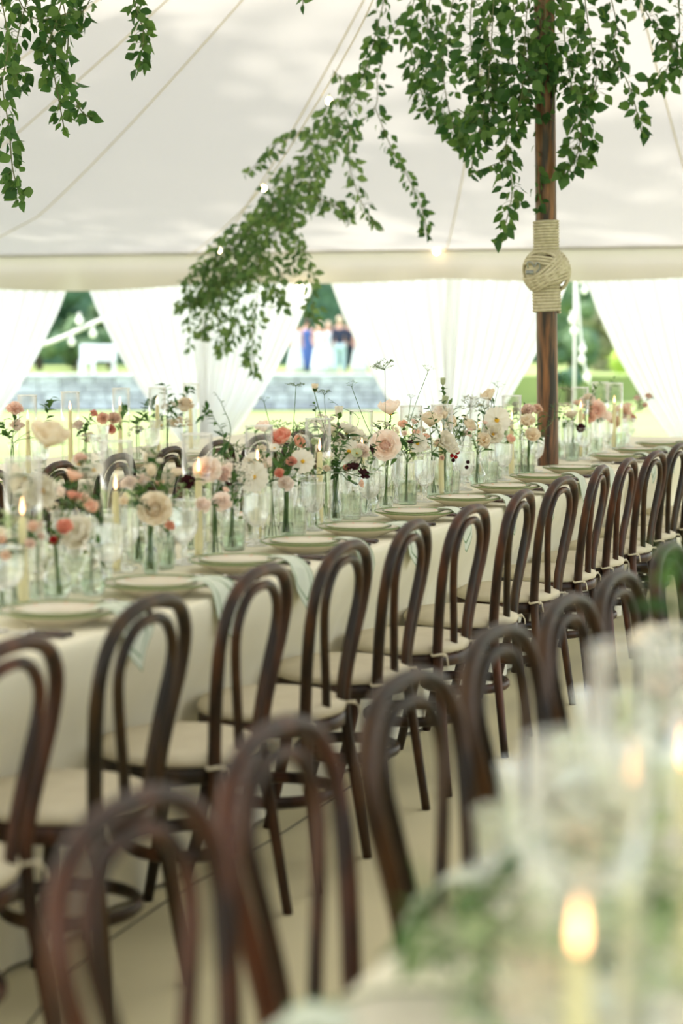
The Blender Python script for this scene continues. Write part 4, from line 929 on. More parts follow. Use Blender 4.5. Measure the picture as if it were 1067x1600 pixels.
for i, u in enumerate([7.0, 7.6, 8.2, 8.8, 9.4]):
    w = 'the rearmost table, {} from left'.format(ORD[i])
    inst(GOB, 'wine_goblet', UV(u, V30 + .30, TZ), 0, 'ribbed goblet on ' + w, 'goblet', 'goblets on the rearmost table'); inst(FLU, 'champagne_flute', UV(u + .12, V30 + .34, TZ), 0, 'champagne flute on ' + w, 'glass', 'flutes on the rearmost table'); inst(DIN, 'dinner_plate', UV(u, V30 + .165, TZ), 0, 'dinner plate on ' + w, 'plate', 'plates on the rearmost table')

# ------------------------------------------------------------------ foreground table (out of focus)
def fp(px, v): p = PV(px, 1200, v); u, v, _ = uvh(p); return u
def on_fg(px, py, z): return P(px, py, z)
for i, (px, py, z, ch) in enumerate([(910, 1535, 1.56, .20), (992, 1280, 2.02, .225), (1064, 1262, 2.1, .225)]):
    p = P(px, py, z); p.z = TZ; hurricane(p, ['nearest the camera on the foreground table', 'second from camera on the foreground table', 'at right edge on the foreground table'][i], ch, 'candle cylinders on the foreground table')
fgv = []
def fvase(px, py, z, kind, lab):
    p = P(px, py, z); p.z = TZ; sp, hh = VS[kind]; inst(sp, 'bud_vase', p, 0, lab, 'vase', 'bud vases on the foreground table'); return (p + Vector((0, 0, .012)), p + Vector((0, 0, hh - .006)))
def fflower(vs, kind, col, px, py, z, sz, lab): 
    v = P(px, py, z).dot(VD); return flower(vs, kind, col, px, py, sz, v, lab, group='blurred flowers on the foreground table')
a = fvase(760, 1420, 1.95, 1, 'blurred vase of pale flowers near the foreground table edge'); b = fvase(1000, 1400, 1.75, 0, 'blurred round vase between foreground candles'); c = fvase(1035, 1180, 2.45, 2, 'blurred slim vase holding the pink bloom')
fflower(a, 'cluster', 'palegreen', 770, 1420, 1.95, 120, 'blurred pale green flower head on the foreground table'); fflower(a, 'cluster', 'white', 860, 1400, 1.85, 110, 'blurred white flower head left of the nearest candle'); fflower(a, 'cluster', 'palegreen', 700, 1490, 1.85, 100, 'blurred pale head at the foreground table edge')
fflower(b, 'cluster', 'white', 960, 1400, 1.8, 110, 'blurred white head above the nearest candle'); fflower(b, 'cluster', 'palegreen', 1040, 1390, 1.8, 110, 'blurred pale head at the right edge'); fflower(b, 'cluster', 'cream', 820, 1530, 1.6, 110, 'blurred cream head beside the nearest flame')
fflower(b, 'cluster', 'palegreen', 985, 1350, 1.85, 90, 'blurred pale head before the second foreground candle'); fflower(b, 'cluster', 'white', 1055, 1345, 1.85, 90, 'blurred white head before the right-edge candle'); fflower(a, 'cluster', 'cream', 905, 1330, 2.0, 80, 'blurred cream head left of the second foreground candle')
fflower(c, 'carnation', 'pink', 1030, 1085, 2.5, 60, 'blurred pink bloom at the right edge'); fflower(c, 'carnation', 'blush', 1055, 1140, 2.45, 60, 'blurred blush bloom at the right edge')
for i, (vv_, q, z, n, L) in enumerate([(a, [(690, 1470), (660, 1440)], 1.95, 14, .06), (a, [(770, 1480), (750, 1550), (745, 1580)], 1.75, 9, .055), (b, [(900, 1450), (870, 1490)], 1.7, 7, .05), (b, [(1000, 1340), (1030, 1320)], 1.9, 8, .05), (c, [(1060, 1000), (1050, 910), (1040, 880)], 2.6, 18, .06), (b, [(1050, 1480), (1060, 1560)], 1.6, 9, .05), (a, [(840, 1350), (850, 1300)], 2.0, 8, .05)]):
    v = P(q[0][0], q[0][1], z).dot(VD); sprig(vv_, q, v, n, L, ['blurred green sprig at the base of the third foreground chair', 'blurred green sprig at the bottom edge', 'blurred sprig left of the nearest candle', 'blurred sprig beneath the second foreground candle', 'tall blurred sprig over the farthest foreground chair', 'blurred sprig in the bottom right corner', 'blurred sprig in mid foreground table'][i], mt='fleaf' if i in (0, 4) else 'pale', grp='blurred sprigs on the foreground table')
for i, (px, py, z, sp, nm, lb) in enumerate([(820, 1300, 2.25, FLU, 'champagne_flute', 'blurred flute nearest the foreground chairs'), (800, 1330, 2.2, GOB, 'wine_goblet', 'blurred goblet beside the flute on foreground table'), (880, 1330, 2.1, GOB2, 'wine_goblet', 'blurred tall goblet left of the foreground candle'), (930, 1300, 2.2, TUM, 'tumbler', 'blurred tumbler between foreground candles'), (910, 1180, 2.6, GOB, 'wine_goblet', 'blurred far goblet on foreground table'), (930, 1150, 2.7, FLU, 'champagne_flute', 'blurred far flute on foreground table'), (1000, 1130, 2.8, GOB2, 'wine_goblet', 'blurred goblet behind the pink bloom')]):
    p = P(px, py, z); p.z = TZ; inst(sp, nm, p, 0, lb, 'glass', 'glassware on the foreground table')
d = fvase(1052, 1070, 3.1, 1, 'blurred vase of white blooms far along the foreground table')
fflower(d, 'cluster', 'white', 1050, 1000, 3.1, 60, 'blurred white head above the pink bloom at right'); fflower(d, 'poppy', 'cream', 1015, 1010, 3.1, 55, 'blurred cream bloom left of the white head at right'); fflower(d, 'carnation', 'pink', 1062, 1050, 3.0, 45, 'blurred pink bloom cut by the right edge')
for i, u in enumerate([1.72, 2.25, 2.8, 3.35]):
    w = 'on the foreground table, {} from camera'.format(ORD[i])
    inst(DIN, 'dinner_plate', UV(u, V11 - .165, TZ), 0, 'blurred green-rimmed plate ' + w, 'plate', 'plates on the foreground table')
    e = link('napkin', NAPS[i]); e.location = UV(u, V11 - .165, TZ); e.rotation_euler = (0, 0, RZV + PI); tag(e, 'blurred pale napkin over the cloth edge ' + w, 'napkin', 'napkins on the foreground table')
    inst(KNI, 'knife', UV(u - .18, V11 - .16, TZ), RZV + PI, 'blurred dark-handled knife ' + w, 'knife', 'cutlery on the foreground table')

# ------------------------------------------------------------------ hanging vines
VLEAF = [leafmesh('leaf', 1, .66, M['leaf'], .22, .25), leafmesh('leaf', 1, .80, M['leaf'], .12, .35), leafmesh('leaf', 1, .52, M['leaf'], .3, .15)]
VLEAFP = [leafmesh('leaf', 1, .58, M['leaf_pale'], .25, .3), leafmesh('leaf', 1, .44, M['leaf_pale'], .3, .2), leafmesh('leaf', 1, .70, M['leaf_pale'], .15, .4)]
def vine(pts, n, label, L=.055, spread=.05, pale=False, start=0.0):
    P3 = [P(*p) for p in pts]; pp = bez(P3, 8); b = pp[0]
    e = empty('hanging_vine', b, 0, label, 'vine', 'hanging smilax vines')
    m = MB(); m.tube([p - b for p in pp], .0028, 5)
    lv = VLEAFP if pale else VLEAF; seg = len(pp) - 1
    n = min(298, int(n * (1.75 if pale else 1.55))); L *= 1.22
    for k in range(n):
        t = start + (1 - start) * (k + R()) / n; i = min(seg - 1, int(t * seg)); f = t * seg - i; q = pp[i].lerp(pp[i + 1], f)
        a = R() * 6.28; r = spread * math.sqrt(R()) * (1.0 if t < .85 else .5)
        off = Vector((math.cos(a) * r, math.sin(a) * r, rr(-.6, .4) * r))
        q2 = q + off
        if r > .03: m.tube([q - b, q - b + off * .6 + Vector((0, 0, .004)), q2 - b], .0011, 3)
        d = Vector((math.cos(a) * .7 + rr(-.5, .5), math.sin(a) * .7 + rr(-.5, .5), rr(-1.5, .1))).normalized()
        nn = Vector((rr(-1, 1), rr(-1.3, .9), rr(-.3, .5))); x = d.cross(nn).normalized(); zz = x.cross(d)
        link('leaf', random.choice(lv), e, Matrix.Translation(q2 - b) @ Matrix((x, d, zz)).transposed().to_4x4() @ Matrix.Scale(L * rr(.65, 1.15), 4))
    link('stem', m.mesh('stem', M['vstem']), e)
    if pts[0][1] < -30:       # hung on a thin cord from the roof
        u, v, h = uvh(b); m = MB(); m.tube([Vector((0, 0, 0)), Vector((0, 0, roof_h(u, v) - h + .02))], .002, 5); link('hanging_cord', m.mesh('hanging_cord', M['seam']), e)
Zp = 10.0
V_ = [
 ([(775, -70, Zp), (768, 60, 9.8), (760, 150, 9.8), (742, 235, 9.8)], 105, 'dense vine strand hanging left of the wooden pole', .055, .075),
 ([(805, -70, Zp), (800, 80, 9.8), (806, 170, 9.8), (790, 230, 9.8), (800, 300, 9.8), (783, 376, 9.8)], 95, 'longest vine strand reaching down to the rope wrap', .052, .05),
 ([(742, -70, Zp), (735, 60, 9.9), (752, 130, 9.9), (765, 190, 9.9)], 95, 'dark dense vine strand upper left of the pole', .055, .085),
 ([(722, -70, 10.2), (700, 40, 10.2), (692, 110, 10.2), (706, 190, 10.2), (728, 235, 10.2)], 70, 'vine strand curving towards the pole from the left', .055, .06),
 ([(830, -70, 9.8), (820, 60, 9.7), (816, 140, 9.7), (802, 200, 9.7)], 115, 'thickest vine strand just left of the pole top', .055, .09),
 ([(850, -70, 9.7), (852, 50, 9.7), (848, 100, 9.75), (850, 130, 9.8)], 75, 'vine strand covering the top of the pole', .055, .07),
 ([(875, -70, 9.8), (882, 60, 9.7), (892, 130, 9.7), (908, 190, 9.7), (902, 240, 9.8), (882, 276, 9.8)], 115, 'dense vine strand right of the pole', .055, .075),
 ([(905, -70, 10), (922, 60, 9.9), (932, 120, 9.9), (915, 170, 9.9)], 75, 'vine strand right of the pole top curling back', .055, .075),
 ([(935, -70, 10), (962, 30, 9.9), (958, 80, 9.9), (985, 140, 9.9), (1003, 210, 9.9)], 58, 'vine strand hanging free at the upper right', .055, .05),
 ([(975, -70, 10), (1010, 20, 9.9), (1040, 60, 9.9), (1075, 110, 9.9)], 46, 'vine strand sloping into the top right corner', .055, .06),
 ([(1050, -70, 10), (1062, 40, 9.9), (1045, 100, 9.9), (1025, 140, 9.9)], 48, 'vine strand in the top right corner', .055, .06),
 ([(852, 60, 9.75), (866, 150, 9.8), (845, 220, 9.9), (838, 280, 9.9), (848, 330, 9.9)], 26, 'thin vine climbing down the bare pole', .045, .03),
 ([(715, 170, 10.1), (750, 195, 10.0), (742, 230, 10.0), (735, 275, 10.0)], 14, 'short sparse vine tip left of the pole', .05, .03),
 ([(790, 250, 9.9), (760, 262, 9.9), (735, 272, 9.9)], 9, 'sparse side shoot of the long vine', .045, .015),
 ([(660, -70, 10.6), (640, 50, 10.6), (652, 120, 10.6), (668, 165, 10.6), (700, 190, 10.6), (727, 232, 10.5)], 85, 'vine strand sweeping from upper middle to the right', .056, .055),
 ([(690, -70, 10.4), (668, 20, 10.4), (672, 80, 10.4), (660, 130, 10.4)], 70, 'leafy strand at the top between pole and branch', .056, .07),
 ([(615, -60, 10.8), (590, 40, 10.8), (580, 80, 10.8), (565, 130, 10.9)], 42, 'vine strand at the top middle', .056, .045),
 ([(640, 20, 10.8), (606, 60, 11), (590, 120, 11.2), (586, 168, 11.4), (545, 205, 11.6), (505, 235, 12)], 34, 'branching bare vine with few leaves', .05, .045),
 ([(586, 168, 11.4), (612, 232, 11.6), (640, 282, 11.8), (660, 330, 12), (667, 368, 12)], 40, 'thin vine shoot hanging in the clear middle of the roof', .05, .035),
]
for pts, n, lab, L, sp in V_: vine(pts, n, lab, L, sp)
G_ = [
 ([(575, 100, 12), (548, 165, 12.3), (495, 200, 12.8), (445, 215, 13.2), (385, 272, 13.6)], 62, 'vine shoot along the top of the garland', .056, .06),
 ([(530, 190, 12.6), (500, 255, 13), (482, 300, 13.2), (520, 318, 13), (548, 340, 13)], 80, 'garland strand hanging towards the middle', .056, .075),
 ([(500, 215, 13), (450, 295, 13.6), (405, 345, 14.2), (345, 395, 14.8), (288, 440, 15.4)], 190, 'main leafy garland strand following the light string', .058, .13),
 ([(470, 315, 13.6), (425, 370, 14.2), (365, 420, 14.8), (305, 470, 15.4)], 150, 'thick lower strand of the leafy garland', .058, .13),
 ([(300, 430, 15.3), (296, 480, 15.3), (296, 545, 15.3)], 24, 'leftmost tip hanging from the garland', .056, .04),
 ([(350, 430, 14.9), (340, 490, 14.9), (352, 555, 14.9)], 52, 'garland tip hanging over the white curtain', .058, .065),
 ([(405, 390, 14.3), (402, 470, 14.3), (394, 535, 14.3), (398, 588, 14.3)], 56, 'longest tip hanging below the garland', .056, .055),
 ([(455, 325, 13.7), (462, 400, 13.8), (428, 445, 13.9), (440, 480, 13.9)], 60, 'garland strand hanging right of its thickest part', .056, .06),
 ([(472, 380, 13.7), (486, 445, 13.7), (490, 505, 13.7)], 30, 'garland tip hanging beside the distant guests', .056, .045),
 ([(530, 190, 12.6), (545, 215, 12.45), (545, 255, 12.4), (562, 310, 12.4), (585, 352, 12.4)], 46, 'garland shoot hanging at its upper right', .055, .055),
 ([(520, 110, 11.8), (548, 140, 11.9), (520, 165, 12.2), (500, 190, 12.4)], 34, 'leafy knot where garland meets the pole vines', .055, .06),
 ([(470, 260, 13.6), (430, 320, 14.2), (380, 370, 14.8), (330, 430, 15.2)], 150, 'bushy rear strand of the leafy garland', .058, .16),
 ([(420, 400, 14.4), (380, 430, 14.8), (330, 450, 15.2), (290, 480, 15.4)], 130, 'bushy underside strand of the leafy garland', .058, .15),
 ([(330, 440, 15), (320, 500, 15), (312, 530, 15)], 30, 'short tip under the left of the garland', .056, .05),
 ([(375, 430, 14.7), (372, 490, 14.7), (365, 535, 14.7)], 36, 'short tip under the middle of the garland', .056, .06),
]
for pts, n, lab, L, sp in G_: vine(pts, n, lab, L, sp, pale=True)
T_ = [
 ([(110, -70, 8.2), (92, 20, 8.2), (76, 70, 8.2), (85, 120, 8.2), (100, 200, 8.2)], 78, 'dense vine strand at the top left', .048, .045),
 ([(80, -70, 8.4), (105, 40, 8.4), (105, 110, 8.4), (122, 165, 8.4), (140, 185, 8.4)], 46, 'vine strand right of the dense top left one', .045, .035),
 ([(-10, -60, 8), (12, 60, 8), (4, 130, 8), (14, 200, 8), (20, 265, 8), (34, 312, 8)], 78, 'long vine strand down the left edge', .046, .035),
 ([(60, -70, 8.2), (42, 0, 8.2), (24, 80, 8.2), (30, 145, 8.2)], 44, 'round-leaved vine strand near the left edge', .05, .05),
 ([(190, -70, 8.6), (212, 10, 8.6), (224, 55, 8.6), (216, 110, 8.6)], 52, 'separate vine strand hanging right of the top left group', .045, .035),
 ([(160, -70, 8.4), (140, 0, 8.4), (118, 30, 8.4), (100, 60, 8.4)], 34, 'vine shoot at the top edge left of the separate strand', .046, .05),
 ([(20, -70, 8.2), (30, 0, 8.2), (60, 30, 8.2), (110, 20, 8.2)], 34, 'vine strand along the top edge at far left', .046, .05),
 ([(470, -60, 9.5), (474, -20, 9.5), (473, 10, 9.5)], 5, 'single vine tip at the top edge', .045, .01),
]
for pts, n, lab, L, sp in T_: vine(pts, n, lab, L, sp)

# rope with small warm bulbs running from the peak down to the eave
fs = empty('light_string', P(560, 50, 11.4), 0, 'thin festoon string with warm bulbs running down to the eave', 'string lights')
b0 = fs.location.copy(); pp = bez([P(600, -40, 11.0), P(558, 52, 11.4), P(490, 170, 12.6), P(412, 290, 14.2), P(343, 362, 16), P(292, 402, 17.9)], 6)
m = MB(); m.tube([p - b0 for p in pp], .004, 5); link('cable', m.mesh('cable', M['seam']), fs)
def bulb(parent, p, b, r=.02, mt='bulb'):
    m = MB(); m.sphere(p - b, r, 12, 8, (1, 1, 1.15)); o = link('bulb', m.mesh('bulb', M[mt]), parent)
    m = MB(); m.tube([p - b + Vector((0, 0, r * 1.05)), p - b + Vector((0, 0, r * 2.2))], r * .45, 8); link('socket', m.mesh('socket', M['cord']), o)
for px, py, z in ((514, 158, 12.3), (412, 294, 14.2), (342, 391, 16.2)): bulb(fs, P(px, py, z), b0)
e = empty('eave_bulb', PU(682, 392, UW - .1), 0, 'single glowing bulb hung at the eave in the middle', 'light bulb'); bulb(e, e.location.copy(), e.location.copy(), .028)
m = MB(); m.tube([Vector((0, 0, .06)), Vector((.09, .02, .02)), Vector((.12, .1, .12))], .006, 5); link('cable', m.mesh('cable', M['cord']), e)
e = empty('eave_bulb', PU(468, 452, UW - .1), 0, 'glowing bulb at the eave right of the garland', 'light bulb'); bulb(e, e.location.copy(), e.location.copy(), .04)

# cable on the floor under the main table
m = MB(); m.tube(bez([UV(3.05, 2.0, .005), UV(3.4, 1.98, .005), UV(3.9, 2.09, .005), UV(4.5, 2.12, .005), UV(5.2, 2.10, .005), UV(6.2, 2.13, .005)], 8), .0022, 6)
tag(link('floor_cable', m.mesh('floor_cable', M['black'])), 'thin dark cable running on the floor beside the table legs', 'cable')

# ------------------------------------------------------------------ outside: wall, bench, guests, lights, hedges and trees
ZW = 60.0
def WX(px, z): return (px - 533.5) / FPX * z
wt_h = CAMH - (588 - HZ) / FPX * ZW; wb_h = CAMH - (640 - HZ) / FPX * ZW
wall = empty('stone_wall', (WX(330, ZW), ZW, wb_h), 0, 'low grey stone retaining wall across the lawn', 'wall')
x0, x1 = WX(-60, ZW) - wall.location.x, WX(760, ZW) - wall.location.x; hh = wt_h - wb_h
m = MB(); m.box(((x0 + x1) / 2, .35, hh / 2), (x1 - x0, .55, hh)); link('wall_core', m.mesh('wall_core', M['mortar'], False), wall)
SB = []
for k in range(4):
    m = MB(); rs = random.Random(k); vs = []
    m.box((0, 0, 0), (1, .12, 1)); m.v = [(x * (1 - .06 * rs.random()), y, z * (1 - .12 * rs.random())) for x, y, z in m.v]; SB.append(m.mesh('stone', M['stone'], False))
rows = 4; 
for r in range(rows):
    x = x0 - .3 * R(); rh = hh / rows
    while x < x1:
        w = rr(.35, .7); link('stone', random.choice(SB), wall, Matrix.Translation((x + w / 2, .07 - rr(0, .03), rh * (r + .5))) @ Matrix.Diagonal((w * .95, 1, rh * .92, 1))); x += w
m = MB(); m.box(((x0 + x1) / 2, .3, hh + .03), (x1 - x0, .75, .07)); link('coping', m.mesh('coping', M['stone'], False), wall)
m = MB(); m.box((WX(340, ZW), ZW + 16.4, wt_h - .5 + .02), (60, 32, 1.0)); tag(link('terrace', m.mesh('terrace', M['grass'], False)), 'grass terrace behind the stone wall', 'lawn', kind='structure')
# bench
ZB = 62.0; tz = wt_h + .02
bn = empty('garden_bench', (WX(156, ZB), ZB, tz), 0, 'white painted garden bench on the terrace', 'bench')
m = MB(); m.box((0, 0, .45), (1.0, .5, .06)); link('seat', m.mesh('seat', M['whitepaint'], False), bn)
for k in range(4): m = MB(); m.box((0, .26, .55 + .11 * k), (1.0, .04, .085)); link('back_slat', m.mesh('back_slat', M['whitepaint'], False), bn)
for sx in (-1, 1):
    for sy in (-1, 1): m = MB(); m.box((sx * .46, sy * .22, .225 if sy < 0 else .46), (.07, .06, .45 if sy < 0 else .92)); link('leg', m.mesh('leg', M['whitepaint'], False), bn)
    m = MB(); m.box((sx * .46, 0, .66), (.07, .5, .05)); link('armrest', m.mesh('armrest', M['whitepaint'], False), bn)
sg = empty('garden_chair', (WX(137, ZB - 1), ZB - 1, tz), 0, 'white garden chair beside the white bench', 'chair')
m = MB(); m.box((0, 0, .42), (.45, .45, .05)); link('seat', m.mesh('seat', M['whitepaint'], False), sg)
m = MB(); m.box((0, .2, .7), (.45, .04, .5)); link('backrest', m.mesh('backrest', M['whitepaint'], False), sg)
for sx in (-1, 1):
    for sy in (-1, 1): m = MB(); m.box((sx * .19, sy * .19, .21), (.05, .05, .42)); link('leg', m.mesh('leg', M['whitepaint'], False), sg)

def skin_obj(name, verts, edges, rad, mt, parent):
    me = bpy.data.meshes.new(name); me.from_pydata(verts, edges, []); me.materials.append(mt)
    o = link(name, me, parent); md = o.modifiers.new('skin', 'SKIN'); md.use_smooth_shade = True
    for i, r in enumerate(rad): 
        q = me.skin_vertices[0].data[i]; q.radius = r if isinstance(r, tuple) else (r, r); q.use_root = (i == 0)
    s = o.modifiers.new('sub', 'SUBSURF'); s.levels = 1; s.render_levels = 1
    return o
def person(px, z, h, kind, label, rz=0, arms=.0, hair='hair', legs=None, top=None):
    """standing figure about h tall on the terrace"""
    e = empty('person', (WX(px, z), z, tz), rz, label, 'person', 'distant guests on the terrace'); k = h / 1.75; e.scale = (k, k, k)
    ae = .12 + arms * .1
    vs = [(0, 0, .95), (0, 0, 1.15), (0, 0, 1.38), (0, 0, 1.48), (0, -.015, 1.60), (0, -.01, 1.70),
          (.09, 0, .90), (.10, -.01, .50), (.10, .02, .08), (.11, -.10, .035), (-.09, 0, .90), (-.10, -.01, .50), (-.10, .02, .08), (-.11, -.10, .035),
          (.18, 0, 1.39), (.23, .02, 1.13), (.24 - arms * .1, -.08 - arms * .12, .92 + arms * .1), (.24 - arms * .12, -.11 - arms * .15, .82 + arms * .13), (-.18, 0, 1.39), (-.23, .02, 1.13), (-.24 + arms * .1, -.08 - arms * .12, .92 + arms * .1), (-.24 + arms * .12, -.11 - arms * .15, .82 + arms * .13)]
    ed = [(0, 1), (1, 2), (2, 3), (3, 4), (4, 5), (0, 6), (6, 7), (7, 8), (8, 9), (0, 10), (10, 11), (11, 12), (12, 13), (2, 14), (14, 15), (15, 16), (16, 17), (2, 18), (18, 19), (19, 20), (20, 21)]
    rd = [(.15, .11), (.14, .10), (.16, .11), .055, .092, .085, .085, .058, .042, .035, .085, .058, .042, .035, .055, .043, .034, .03, .055, .043, .034, .03]
    skin_obj('body', vs, ed, rd, M['skin'], e)
    m = MB(); m.sphere((0, .012, 1.665), .108, 12, 8, (.95, 1.05, 1.02)); 
    m.v = [(x, y, zz) for x, y, zz in m.v]; ho = link('hair', m.mesh('hair', M[hair]), e); ho.location = (0, .018, .012)
    m = MB()
    for sx in (-1, 1): m.sphere((sx * .035, -.105, 1.635), .012, 6, 4)
    m.sphere((0, -.118, 1.605), .016, 6, 5, (.8, 1, 1.3)); m.sphere((0, -.102, 1.565), .022, 6, 4, (1.2, .5, .35)); link('face', m.mesh('face', M['skin']), e)
    if kind == 'suit':
        skin_obj('jacket', [(0, 0, .84), (0, 0, 1.15), (0, 0, 1.40), (.18, 0, 1.39), (.23, .02, 1.13), (.24 - arms * .1, -.08 - arms * .12, .93 + arms * .1), (-.18, 0, 1.39), (-.23, .02, 1.13), (-.24 + arms * .1, -.08 - arms * .12, .93 + arms * .1)], [(0, 1), (1, 2), (2, 3), (3, 4), (4, 5), (2, 6), (6, 7), (7, 8)], [(.19, .14), (.175, .13), (.19, .13), .075, .06, .05, .075, .06, .05], M[top or 'navy'], e)
        skin_obj('trousers', [(0, 0, .93), (.10, 0, .86), (.105, -.01, .50), (.105, .02, .06), (-.10, 0, .86), (-.105, -.01, .50), (-.105, .02, .06)], [(0, 1), (1, 2), (2, 3), (0, 4), (4, 5), (5, 6)], [(.17, .125), .10, .078, .068, .10, .078, .068], M[legs or 'navy'], e)
    else:
        m = MB(); m.lathe([(.30, .04), (.27, .3), (.225, .6), (.185, .85), (.15, 1.05), (.145, 1.15), (.165, 1.28), (.15, 1.38), (.07, 1.42)], 20, mod=lambda a, i, zz: (1 + .05 * math.cos(9 * a) * max(0, (.9 - zz))) * (1 if abs(math.cos(a)) > .7 else .86)); link('dress', m.mesh('dress', M[kind]), e)
person(462, 63.5, 1.62, 'pale', 'distant guest in pale dress at left of the group', .5, .3, 'hairfair')
person(480, 64, 1.72, 'blue', 'distant guest in long blue dress seen from behind', PI, .2, 'hair')
person(499, 62.5, 1.60, 'pale', 'distant guest in white dress left of the men', .2, .6, 'hairfair'); person(513, 63.5, 1.62, 'pale', 'distant guest in white dress next to the dark suit', -.3, .5, 'hairfair')
person(531, 62.5, 1.78, 'suit', 'distant guest in dark jacket and pale trousers', PI, .2, 'hairfair', legs='paleblue'); person(546, 63.5, 1.75, 'suit', 'distant guest in dark suit with hands clasped', .2, .8, 'hairfair')
person(561, 63, 1.55, 'pale', 'distant guest in white dress right of the suits', .3, .4, 'hairfair'); person(575, 64, 1.5, 'suit', 'distant guest in dark clothes at right, half hidden by curtain', 0, .3, 'hair')

# outdoor festoon lights
def festoon(label, pts, bulbs, r, posts_=(), strap=False):
    P3 = [P(*p) for p in pts]; b = P3[0]; e = empty('outdoor_light_string', b, 0, label, 'string lights', 'outdoor festoon lights')
    m = MB(); m.tube([p - b for p in bez(P3, 6)], .03 if strap else .014, 6); link('cable', m.mesh('cable', M['cord']), e)
    for q in bulbs: bulb(e, P(*q), b, r, 'bulbday')
    for p in posts_:
        q = P(*p); m = MB(); g = lawn_h(q.x, q.y); m.tube([Vector((q.x, q.y, g)) - b, q - b + Vector((0, 0, .1))], .016, 8); link('post', m.mesh('post', M['cord']), e)
festoon('outdoor festoon string in the right-hand gap', [(899, 425, 24), (904, 480, 24), (911, 560, 24), (922, 602, 24)], [(908, 437, 24), (913, 453, 24), (894, 499, 24), (897, 517, 24), (910, 545, 24), (909, 562, 24), (917, 590, 24)], .045, posts_=[(899, 425, 24)])
festoon('outdoor festoon string above the white bench', [(-15, 552, 30), (60, 540, 30), (95, 528, 30), (120, 517, 30), (150, 503, 30), (200, 482, 30), (262, 455, 30)], [(124, 501, 30), (145, 521, 30), (112, 534, 30)], .055, posts_=[(262, 455, 30), (-15, 552, 30)], strap=True)
m = MB(); m.tube([P(598, 642, 24), P(700, 644, 24)], .012, 5)

def foliage(c, r, n, size, mt, seed, sc=(1, 1, 1), solid=True):
    rs = random.Random(seed); m = MB(); vs = []; fs = []
    blobs = [(Vector((rs.gauss(0, .42) * r * sc[0], rs.gauss(0, .42) * r * sc[1], rs.gauss(0, .36) * r * sc[2])), r * rs.uniform(.3, .55)) for _ in range(14)]
    for k in range(n):
        bc, br = rs.choice(blobs); d = Vector((rs.gauss(0, 1), rs.gauss(0, 1), rs.gauss(0, 1))).normalized()
        p = bc + d * br * rs.uniform(.8, 1.05); s = size * rs.uniform(.6, 1.3); x = Vector((rs.gauss(0, 1), rs.gauss(0, 1), rs.gauss(0, 1))).normalized(); y = (d + x * .4).cross(x).normalized()
        o = len(vs); vs += [p - x * s * .5, p + y * s * .35, p + x * s * .5, p - y * s * .35]; fs.append((o, o + 1, o + 2, o + 3))
    m.add([c + v for v in vs], fs)
    if solid:
        for bc, br in blobs: m.sphere(c + bc, br * .82, 8, 6)
    return m
def tree(px, py, z, rpx, mt, label, sc=(1, 1, 1), seed=0, cat='tree', trunk=True, n=2600):
    p = P(px, py, z); r = rpx / FPX * z; g = lawn_h(p.x, p.y) if py > 0 else 0
    e = empty('garden_tree' if trunk else 'garden_shrub', (p.x, p.y, g), 0, label, cat, 'trees and shrubs beyond the lawn')
    o = link('crown', foliage(Vector((0, 0, p.z - g)), r, n, r * .11, M[mt], seed, sc).mesh('crown', M[mt], False), e)
    m = MB(); m.tube([(0, 0, -.1), (0, 0, max(.3, (p.z - g) * .6)), (0, 0, max(.5, p.z - g))], [r * .09, r * .07, r * .03], 8); link('trunk' if trunk else 'stem', m.mesh('trunk', M['bark']), e)
def hedge(px0, px1, pyt, pyb, z, mt, label, seed):
    a, b = P(px0, pyt, z), P(px1, pyb, z); e = empty('hedge', ((a.x + b.x) / 2, z, b.z), 0, label, 'hedge', 'hedges behind the lawn')
    rs = random.Random(seed); m = MB(); w, h = b.x - a.x, a.z - b.z; dp = 3.0
    vs = []; fs = []
    for k in range(5000):
        f = rs.random(); x = rs.uniform(-w / 2, w / 2)
        p = Vector((x, -dp / 2 + rs.gauss(0, .08), rs.uniform(0, h))) if f < .75 else Vector((x, rs.uniform(-dp / 2, dp / 2), h + rs.gauss(0, .08)))
        s = rs.uniform(.15, .4); t = Vector((rs.gauss(0, 1), rs.gauss(0, .4), rs.gauss(0, 1))).normalized(); y = t.cross(Vector((rs.gauss(0, .4), -1, rs.gauss(0, .4)))).normalized()
        o = len(vs); vs += [p - t * s / 2, p + y * s * .4, p + t * s / 2, p - y * s * .4]; fs.append((o, o + 1, o + 2, o + 3))
    m.add(vs, fs); m.box((0, 0, h / 2), (w, dp, h)); link('foliage', m.mesh('foliage', M[mt], False), e)
hedge(-150, 640, 380, 592, 78, 'hedge', 'tall dark green hedge behind the guests', 1)
hedge(640, 1150, 330, 606, 84, 'tree', 'tall green hedge across the far end of the lawn', 2)
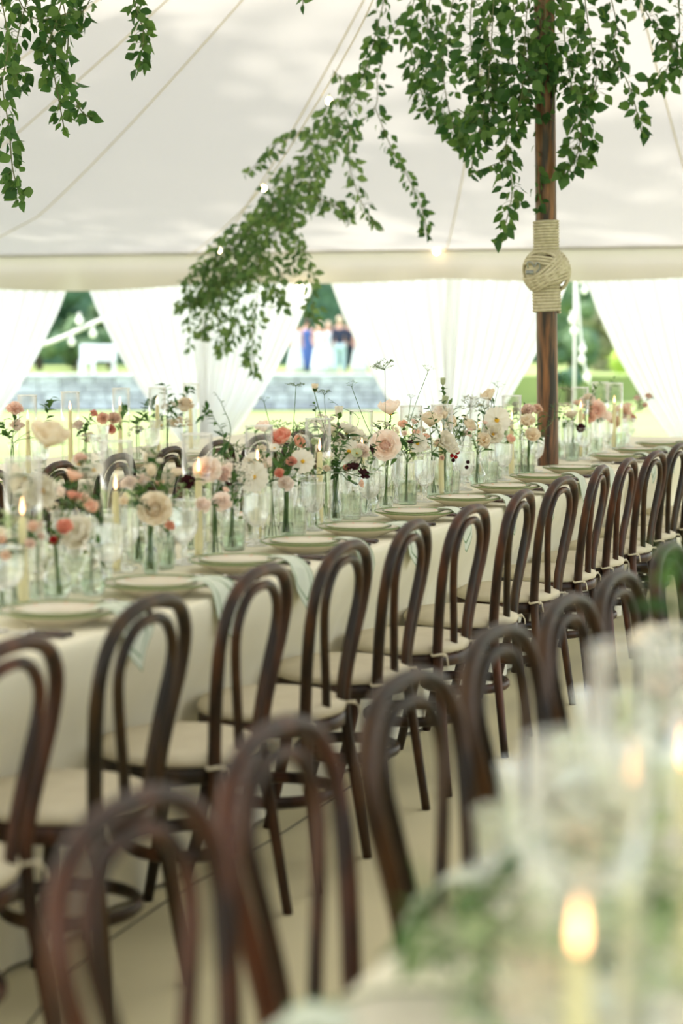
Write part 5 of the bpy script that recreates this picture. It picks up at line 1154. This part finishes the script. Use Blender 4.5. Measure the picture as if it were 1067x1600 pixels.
tree(118, 545, 66, 42, 'tree', 'rounded green shrub beside the white bench', (1.1, 1, .8), 5, 'shrub', False)
tree(60, 470, 68, 70, 'hedge', 'dark tree behind the left gap', (1, 1, 1.2), 6)
tree(170, 500, 70, 50, 'tree', 'pale green tree above the white bench', (1, 1, 1.2), 7)
tree(890, 540, 60, 45, 'tree', 'grey-green shrub behind the outdoor string lights', (1.2, 1, .9), 8, 'shrub', False)
tree(945, 520, 66, 55, 'treewarm', 'olive-toned tree right of the outdoor string lights', (1, 1, 1.1), 9)
tree(920, 450, 74, 60, 'tree', 'tall green tree above the outdoor string lights', (1.2, 1, 1), 10)
tree(1000, 555, 52, 42, 'treelime', 'lime green sunlit shrub beside the right curtain', (1.1, 1, .8), 11, 'shrub', False)
tree(870, 590, 50, 26, 'hedge', 'dark low shrub right of the wooden pole', (1.4, 1, .6), 12, 'shrub', False)

# tall tree beside the tent: its open crown dapples the sunlight on the roof
tt_ = empty('shade_tree', (-13.2, 20.5, -0.05), 0, 'tall tree standing beside the tent, its leaves dappling the roof', 'tree')
cr = MB()
for k, (dx, dy, dz, r) in enumerate([(0, 0, 11.5, 4.4), (2.8, -2.6, 10.5, 4.0), (-2.4, 1.5, 10, 3.8), (1.5, 2.6, 12.5, 3.6), (5.0, -1.0, 11.5, 3.6), (.5, -5, 10.5, 3.6)]):
    f = foliage(Vector((dx, dy, dz)), r, 3600, .42, None, 70 + k, solid=False); cr.add(f.v, f.f)
o = link('crown', cr.mesh('crown', M['tree'], False), tt_)
m = MB(); m.tube([(0, 0, -.1), (.2, 0, 4), (0, .1, 8), (.3, 0, 11)], [.32, .26, .2, .1], 10); link('trunk', m.mesh('trunk', M['bark']), tt_)
for k in range(5):
    a = k * 1.3; m = MB(); m.tube([(0.1, 0, 6 + k * .6), (math.cos(a) * 1.3, math.sin(a) * 1.3, 8.2 + k * .4), (math.cos(a) * 2.8, math.sin(a) * 2.8, 10 + k * .3)], [.12, .09, .04], 7); link('branch', m.mesh('branch', M['bark']), tt_)
